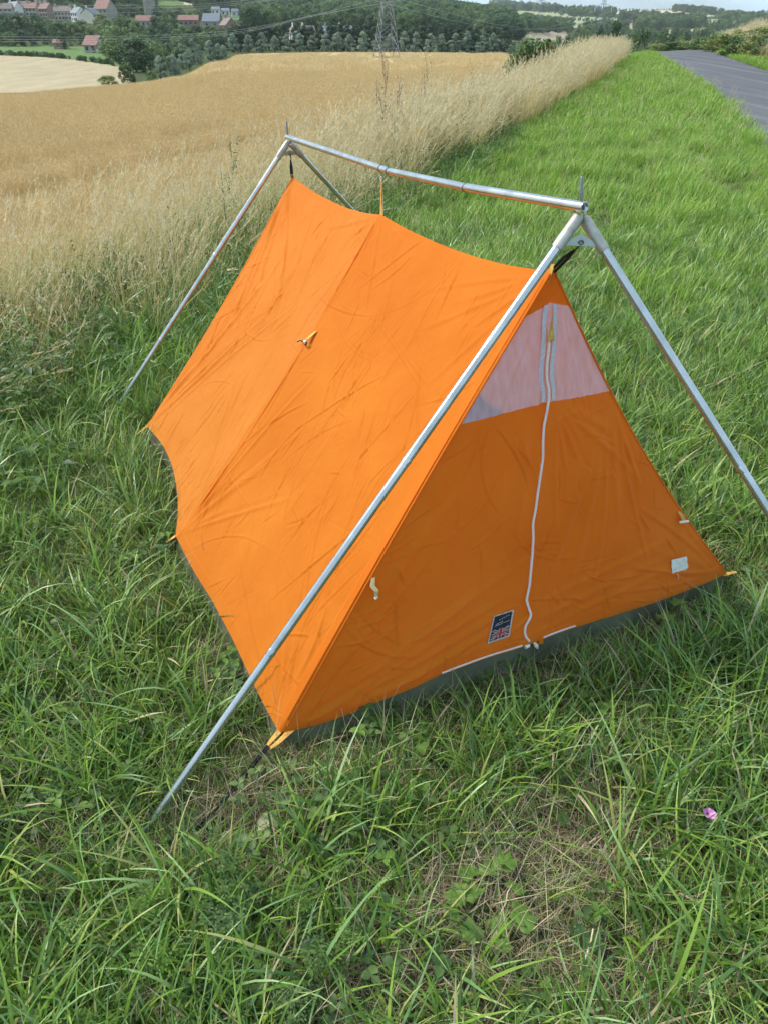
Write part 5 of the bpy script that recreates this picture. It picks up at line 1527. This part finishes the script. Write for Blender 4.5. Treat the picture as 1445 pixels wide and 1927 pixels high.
for i, (u, w) in enumerate(((402, 16), (420, 16), (440, 18), (460, 16))):
    house(u, 640 + 6 * i, w, 3.2, 1.8, .1 * i, M['render'], M['slate'], 'small white bungalow in the row above the village green', nwin=2, chimney=0, group='white bungalows above the village', zoff=.5)
for i, (u, w, wl, rfm, lb) in enumerate(((557, 18, M['render'], M['tile_brown'], 'white gabled house behind the tree row, first by the village'), (580, 26, M['creamwall'], M['tile_brown'], 'cream gabled house with wide brown roof behind the tree row'), (620, 22, M['stone'], M['slate'], 'stone house with slate roof behind the tree row'), (650, 28, M['render'], M['slate'], 'white house with slate roof nearest the pylon'))):
    house(u, 415, w, 4.6, 2.8, (-.9, .3, -.2, .15)[i], wl, rfm, lb, nwin=2)
# church tower
b = ground_at(286, 545)
w = 17 * depth(b) / FPX
ch = empty('church_tower', b, 'square stone church tower rising from the village trees', 'church tower')
ch.rotation_euler = (0, 0, .35)
def lp(nm, mb, mat, par): return obj_me(nm, mesh_from(nm, mb.V, mb.F, mat), par)
lp('tower', MB().box((0, 0, 6.5), (w, w, 17)), M['stone'], ch)
for z in (4.5, 9.5, 14.6): lp('string_course', MB().box((0, 0, z), (w + .3, w + .3, .3)), M['stone'], ch)
for sx in (-1, 1):
    for sy in (-1, 1): lp('buttress', MB().box((sx * w / 2, sy * w / 2, 4), (.9, .9, 12)), M['stone'], ch)
for i in range(4):
    for sy in (-1, 1):
        lp('merlon', MB().box((-w / 2 + (i + .5) * w / 4, sy * w / 2 * .97, 15.6), (w / 7, .3, 1.2)), M['stone'], ch)
        lp('merlon', MB().box((sy * w / 2 * .97, -w / 2 + (i + .5) * w / 4, 15.6), (.3, w / 7, 1.2)), M['stone'], ch)
lp('belfry_window', MB().box((0, -w / 2 - .02, 12), (1.3, .1, 2.6)), M['pane'], ch)
lp('belfry_window', MB().box((w / 2 + .02, 0, 12), (.1, 1.3, 2.6)), M['pane'], ch)

# ------------------------------------------------------------------ pylons and wires
M['galv'] = simple('galvanised_steel', (.27, .29, .31), .5, metal=.3)
M['wire'] = simple('wire', (.50, .52, .53), .5, metal=.3)
M['insul'] = simple('insulator_glass', (.75, .78, .78), .3)
def pylon(u, Y, base_w, H, rz, label, thick=1.0):
    b = ground_at(u, Y)
    o = empty('pylon', b, label, 'pylon')
    o.rotation_euler = (0, 0, rz)
    def wd(z): return (base_w / 2) * (1 - z / (H * .62)) + .85 * (z / (H * .62)) if z < H * .62 else .85 * (1 - .6 * (z - H * .62) / (H * .38))
    for sx, sy in ((-1, -1), (1, -1), (1, 1), (-1, 1)):
        zs = [-.6, H * .3, H * .62, H]
        lp('leg', MB().tube([(sx * wd(max(z, 0)), sy * wd(max(z, 0)), z) for z in zs], [.13 * thick, .12 * thick, .10 * thick, .07 * thick], 4), M['galv'], o)
    levels = [.09 * H, .20 * H, .32 * H, .43 * H, .53 * H, .62 * H, .72 * H, .81 * H, .90 * H, H]
    mb = MB(); rt = .05 * thick
    prev = 0.0
    for z in levels:
        c = [(sx * wd(z), sy * wd(z), z) for sx, sy in ((-1, -1), (1, -1), (1, 1), (-1, 1))]
        p = [(sx * wd(prev), sy * wd(prev), prev) for sx, sy in ((-1, -1), (1, -1), (1, 1), (-1, 1))]
        for i in range(4):
            j = (i + 1) % 4
            if z > .15 * H or z == levels[0]: mb.bar(c[i], c[j], rt)
            if prev > 0: mb.bar(p[i], c[j], rt); mb.bar(p[j], c[i], rt)
            else: 
                mid = tuple((np.array(c[i]) + np.array(c[j])) / 2); mb.bar(p[i], mid, rt); mb.bar(p[j], mid, rt)
        prev = z
    lp('bracing', mb, M['galv'], o)
    tips = []
    for z, L in ((H * .62, H * .135), (H * .79, H * .155), (H * .94, H * .12)):
        am = MB()
        for s in (-1, 1):
            tip = (s * (wd(z) + L), 0, z + .3)
            for sy in (-1, 1):
                am.bar((s * wd(z), sy * wd(z), z), tip, .06 * thick); am.bar((s * wd(z), sy * wd(z), z + 1.3), tip, .05 * thick)
            tips.append((tip[0], 0, z + .2 - 2.2))
            ins = MB().tube([(tip[0], 0, z + .25), (tip[0], 0, z - 2.0)], .14 * thick, 6)
            lp('insulator', ins, M['insul'], o)
        lp('cross_arm', am, M['galv'], o)
    lp('peak', MB().tube([(0, 0, H), (0, 0, H + 2)], .08, 4), M['galv'], o)
    return o, [np.array(b) + np.array([t[0] * math.cos(rz), t[0] * math.sin(rz), t[2]]) for t in tips]
p1, tips1 = pylon(727, 252, 6.2, 25.5, .3, 'steel lattice pylon standing in the barley field', .7)
p2, tips2 = pylon(1122, 470, 6.4, 36, .5, 'distant steel lattice pylon rising behind the dry grass shrubs', 1.0)
p3, tips3 = pylon(1012, 760, 6.0, 34, .3, 'far thin lattice pylon among hedged fields', 1.0)
def wire(pts, rad, label, group):
    c = catmull(pts, 14)
    o = MB().tube(c, rad, 5).build('power_line', M['wire'])
    return tag(o, label, 'power line', group)
wl = 'thin pale power line crossing above the fields to the pylon'
for (va, vb, i) in ((69, 57, 0), (74, 61, 1), (78, 64, 1)):
    t = tips1[i] + np.array([0, 0, .02 * va - 1.5])
    wire([at_Y(-330, va - 4, 215), at_Y(0, va, 222), at_Y(230, va - .5, 232), at_Y(440, vb, 242), at_Y(600, lerp(vb, proj(t)[1], .55), 249), t], .022, wl, 'lower power lines')
for (va, vb, i) in ((8, 7, 2), (13, 11, 3), (22, 14, 3)):
    wire([at_Y(-330, va - 8, 215), at_Y(0, va, 222), at_Y(230, va + 2, 232), at_Y(440, vb - 4, 244), tips1[i]], .022, wl, 'lower power lines')
for i, j in ((0, 0), (1, 1)):
    a, b_ = tips1[i], tips2[j]
    mid1 = lerp(a, b_, .33); mid2 = lerp(a, b_, .66)
    wire([a, mid1 - np.array([0, 0, 6.0]), mid2 - np.array([0, 0, 7.0]), b_], .03, 'sagging power line between the two lattice pylons', 'power lines between pylons')
# bare earth and weeds left under the pylon
xq = RNG.uniform(-4, 4, 260); yq = RNG.uniform(-4, 4, 260); bp_ = np.array(p1.location)
lay('pylon_weeds', 'cropfar', bp_[0] + xq, bp_[1] + yq, .6, 1.2, .1, label='rough growth under the pylon', cat='weeds')

# ------------------------------------------------------------------ single weeds, stalks and small finds
def weed(name, u, v, kind, label, cat='weed', group=None, n=8, size=.05, stem_h=.10, mat='herb', seed=0, spread=.07):
    g = random.Random(seed)
    b = at_z(u, v, 0.0)
    o = empty(name, b, label, cat, group)
    L = Leafy(); ends = []
    for i in range(n):
        a = i * 2.399 + g.uniform(-.4, .4); r = spread * math.sqrt((i + .6) / n)
        p, d = L.strip((g.gauss(0, .008), g.gauss(0, .008), 0), math.pi / 2 - a, math.atan2(r, stem_h) * .7, stem_h * g.uniform(.7, 1.15), .0028, .5, g.random(), 0, 4, 0, lambda f: 1)
        ends.append((p, a))
    obj_me('stem', L.mesh('stem', [M[mat]]), o)
    if kind == 'lobed':       # rounded leaf with scalloped lobes
        lm = Leafy(); n0 = 0; pts = [(0, 0, 0)]
        for k in range(21):
            t = -2.6 + 5.2 * k / 20; rr = .5 * (1 + .18 * math.cos(t * 5 * 1.2)) * (1 + .1 * math.sin(k * 2.1))
            pts.append((rr * math.sin(t), .32 + rr * math.cos(t), .10 * rr * math.cos(t * 5 * 1.2) - .08))
        lm.V = pts; lm.A = [.5] * len(pts); lm.F = [(0, k + 1, k + 2) for k in range(20)]; lm.Mi = [0] * 20
        meshes = [lm.mesh('leaf', [M[mat]])]
    elif kind == 'feather':   # finely cut, like cow parsley
        meshes = []
        for q_ in range(2):
            lm = Leafy()
            for k in range(6):
                f = .12 + .78 * k / 5; w = .46 * (1 - f) ** .8 + .06
                for sg in (-1, 1):
                    for jn in range(6):
                        ff = (jn + .5) / 6
                        base = np.array([sg * w * ff * .85, f + .22 * w * ff, g.gauss(-.05 * ff, .03)])
                        ls = .13 * (1.1 - ff * .5) * (1.15 - f * .5)
                        for dx_, dy_ in ((.2, 1), (.9, .15), (.1, -.8)):
                            lm.leaf(base, (sg * dx_ + g.gauss(0, .2), dy_ + g.gauss(0, .2), g.gauss(0, .3)), (0, 0, 1), ls * g.uniform(.7, 1.2), ls * .45, g.random(), 0)
            lm.leaf((0, .9, 0), (0, 1, 0), (0, 0, 1), .14, .07, .5, 0)
            lm.strip((0, 0, 0), 0, 1.57, 1.1, .02, 0, .5, 0, 5, 0, lambda f: 1)
            meshes.append(lm.mesh('leaf', [M[mat]]))
    else:
        meshes = []
        for q_ in range(2):
            lm = Leafy(); lm.leaf((0, 0, 0), (0, 1, .1), (0, 0, 1), 1.0, .5, g.random(), 0, .2); meshes.append(lm.mesh('leaf', [M[mat]]))
    for p, a in ends:
        lf = obj_me('leaf', g.choice(meshes), o)
        lf.location = tuple(p); sc = size * g.uniform(.7, 1.2); lf.scale = (sc, sc, sc)
        lf.rotation_euler = (g.uniform(-.45, .25), g.uniform(-.3, .3), a - math.pi / 2)
    return o
weed('mallow_plant', 925, 1722, 'lobed', 'lime-green lobed weed growing in a bare litter patch', n=15, size=.05, stem_h=.07, mat='limeleaf', seed=1, spread=.12)
weed('mallow_plant', 1285, 1205, 'lobed', 'lobed bright weed beside the right corner of the tent', n=7, size=.055, stem_h=.08, mat='limeleaf', seed=2, spread=.07)
weed('buttercup_plant', 1085, 1550, 'lobed', 'small lobed weed in the worn grass before the tent door', n=5, size=.035, stem_h=.05, mat='herb', seed=3, spread=.06)
weed('buttercup_plant', 1318, 1560, 'lobed', 'dark lobed leaves under the pink flower', n=6, size=.045, stem_h=.05, mat='herb', seed=4, spread=.06)
weed('parsley_plant', 520, 1830, 'feather', 'feathery cow parsley leaves below the guy line, darker clump', n=7, size=.12, stem_h=.10, mat='herb', seed=5, spread=.12)
weed('parsley_plant', 215, 1850, 'feather', 'feathery lime cow parsley leaves among long grass', n=5, size=.10, stem_h=.10, mat='limeleaf', seed=6, spread=.10)
weed('parsley_plant', 55, 1525, 'feather', 'feathery cow parsley leaves left of the pole foot', n=5, size=.10, stem_h=.10, mat='herb', seed=7, spread=.10)
weed('parsley_plant', 600, 1780, 'feather', 'small feathery lime leaf tuft below the guy line', n=4, size=.06, stem_h=.07, mat='limeleaf', seed=8, spread=.05)
weed('silverweed', 195, 640, 'feather', 'silvery feathery silverweed at the foot of the dry grass', n=9, size=.13, stem_h=.10, mat='greyleaf', seed=9, spread=.18)
weed('dock_plant', 70, 760, 'plain', 'bushy dark leafy weed left of the far pole foot', n=34, size=.06, stem_h=.28, mat='herb', seed=10, spread=.22)
weed('nettle_plant', 130, 700, 'plain', 'leafy green nettle clump beside the silverweed', n=34, size=.055, stem_h=.26, mat='herb', seed=11, spread=.20)
weed('nettle_plant', 95, 930, 'plain', 'low leafy nettle in the long grass left of the tent', n=22, size=.06, stem_h=.14, mat='herb', seed=12, spread=.15)

# dead seeding dock stalks standing in the dry strip
M['dockdead'] = leaf_mat('dead_dock', [(.0, (.11, .07, .05)), (1.0, (.26, .18, .14))], trans=.1)
def dock_stalk(u, vtop, Y, hgt, label, mat='dockdead', seed=0, br=7):
    g = random.Random(seed)
    z0 = None
    p = at_Y(u, vtop, Y); gz_ = tz(p[0], Y)
    b = np.array([p[0], Y, gz_]); h = max(.5, p[2] - gz_)
    o = empty('dock_stalk', b, label, 'dock stalk')
    L = Leafy(); S = Leafy()
    top, d = L.strip((0, 0, 0), 1.2, .08, h, .007, .12, .3, 0, 6, 0, lambda f: 1 - .5 * f)
    L.strip((0, 0, 0), 2.77, .08, h, .006, .0, .3, 0, 6, 0, lambda f: 1 - .5 * f)
    for i in range(br):
        f = .45 + .55 * i / br; base = np.array(top) * f
        az = g.uniform(0, 6.28); ln = h * g.uniform(.14, .30)
        e, dd = L.strip(tuple(base), az, g.uniform(.3, .7), ln, .004, -.3, g.random(), 0, 4, 0, lambda f: 1)
        for k in range(16):
            q_ = base + (np.array(e) - base) * g.uniform(.2, 1.05)
            S.leaf(q_ + np.array([g.gauss(0, .008), g.gauss(0, .008), g.gauss(0, .01)]), (g.gauss(0, 1), g.gauss(0, 1), g.gauss(.2, .6)), (0, 0, 1), g.uniform(.012, .024), g.uniform(.010, .018), g.random(), 0)
    obj_me('stalk', L.mesh('stalk', [M[mat]]), o); obj_me('seed_head', S.mesh('seed_head', [M[mat]]), o)
    return o
dock_stalk(705, 150, 9.6, .9, 'bushy reddish dead dock stalk with seed clusters in dry grass', seed=1, br=12)
dock_stalk(735, 190, 10.0, .8, 'shorter reddish dead dock stalk beside the bushy one', seed=2, br=6)
dock_stalk(790, 128, 12.2, .9, 'leaning dead dock stalk with seed clusters against the barley', seed=3, br=8)
dock_stalk(880, 140, 15.0, .9, 'thin dead dock stalk further along the dry strip', seed=5, br=5)
dock_stalk(413, 312, 6.0, .6, 'dark green thistle-like stalk behind the far tent pole', mat='herb', seed=4, br=7)
dock_stalk(870, 205, 11.5, .7, 'dark seeding stalk at the green edge of dry grass', mat='herb', seed=6, br=9)

# pink bindweed flower
fp = at_z(1333, 1521, .115)
fl = empty('bindweed_flower', (fp[0], fp[1], 0), 'small pink and white bindweed flower in the grass', 'flower')
m, nt, out = mat_nodes('petal_pink')
at_ = N(nt, 'ShaderNodeAttribute', attribute_name='rnd')
b = N(nt, 'ShaderNodeBsdfPrincipled', Roughness=.6)
nt.links.new(ramp(nt, [(.35, (.50, .20, .44)), (.6, (.70, .54, .68))], at_.outputs['Fac']), b.inputs['Base Color'])
nt.links.new(b.outputs[0], out.inputs['Surface'])
V, A_, F = [], [], []
for i in range(20):
    a = i / 20 * 2 * math.pi; w_ = 1 + .05 * math.cos(5 * a)
    for r_, z_ in ((.0015, .030), (.005, .042), (.0145 * w_, .050)):
        V.append((r_ * math.cos(a), r_ * math.sin(a) - (z_ - .03) * .5, z_ + .06)); A_.append(.62 if i % 4 == 0 else (.5 if r_ < .005 else .1))
for i in range(20):
    j = (i + 1) % 20
    for k in range(2): F.append((i * 3 + k, j * 3 + k, j * 3 + k + 1, i * 3 + k + 1))
F.append(tuple(i * 3 for i in range(20)))
obj_me('petals', mesh_from('petals', V, F, m, True, {'rnd': A_}), fl)
obj_me('stem', mesh_from('stem', MB().tube([(0, .01, 0), (0, .004, .05), (0, 0, .091)], [.0012, .0012, .0024], 6).V, MB().tube([(0, .01, 0), (0, .004, .05), (0, 0, .091)], [.0012, .0012, .0024], 6).F, M['herb']), fl)
# fallen pale leaf and loose straws
M['deadleaf'] = simple('dead_leaf', (.36, .36, .22), .8, noise=60, var=.25)
lp0 = at_z(490, 1546, .035)
L = Leafy(); L.leaf((0, -.03, 0), (.45, 1, .12), (0, 0, 1), .062, .030, .5, 0, .25)
o = obj_me('fallen_leaf', L.mesh('fallen_leaf', [M['deadleaf']])); o.location = tuple(lp0)
tag(o, 'pale grey-green fallen leaf on the litter beside the tent peg', 'leaf')
M['strawpale'] = simple('pale_straw_stalk', (.55, .46, .30), .8, noise=40, var=.2)
for (pa, pb, za, zb, r_, lb) in (((548, 1428), (440, 1500), .05, .03, .0012, 'thin pale straw lying beside the elastic guy'),
    ((1115, 1748), (1088, 1850), .06, .03, .0030, 'thick pale dead grass head lying in front of the tent'),
    ((830, 1835), (885, 1915), .03, .02, .0026, 'twisted pale seed stalk on the bare litter'),
    ((1010, 1520), (1075, 1505), .04, .04, .0016, 'short pale stick on the worn ground before the door'),
    ((940, 1720), (963, 1665), .04, .05, .0018, 'upright pale stick beside the lime lobed weed'),
    ((975, 1300), (1065, 1275), .05, .08, .0014, 'thin forked twig caught in grass under the tent door'),
    ((1310, 1688), (1352, 1655), .06, .07, .0014, 'pale straw caught in tall grass near the right edge')):
    a, b_ = at_z(*pa, za), at_z(*pb, zb)
    tag(MB().tube([a, lerp(a, b_, .35) + np.array([.004, 0, .006]), lerp(a, b_, .7) + np.array([-.003, 0, .004]), b_], [r_ * .6, r_, r_ * .9, r_ * .5], 6).build('straw', M['strawpale'], None, True), lb, 'straw', 'loose straws on the grass')

# ------------------------------------------------------------------ air
def haze_box(dens):
    x0, x1, y0, y1, z0, z1 = -4700, 4700, -4700, 4700, -60, 95
    mb = MB().box(((x0 + x1) / 2, (y0 + y1) / 2, (z0 + z1) / 2), (x1 - x0, y1 - y0, z1 - z0))
    m, nt, out = mat_nodes('haze_air')
    v = N(nt, 'ShaderNodeVolumePrincipled'); v.inputs['Density'].default_value = dens
    v.inputs['Color'].default_value = (.90, .96, 1.0, 1); v.inputs['Anisotropy'].default_value = .2
    nt.links.new(v.outputs[0], out.inputs['Volume'])
    tag(mb.build('haze', m), kind='stuff')
haze_box(.00009)
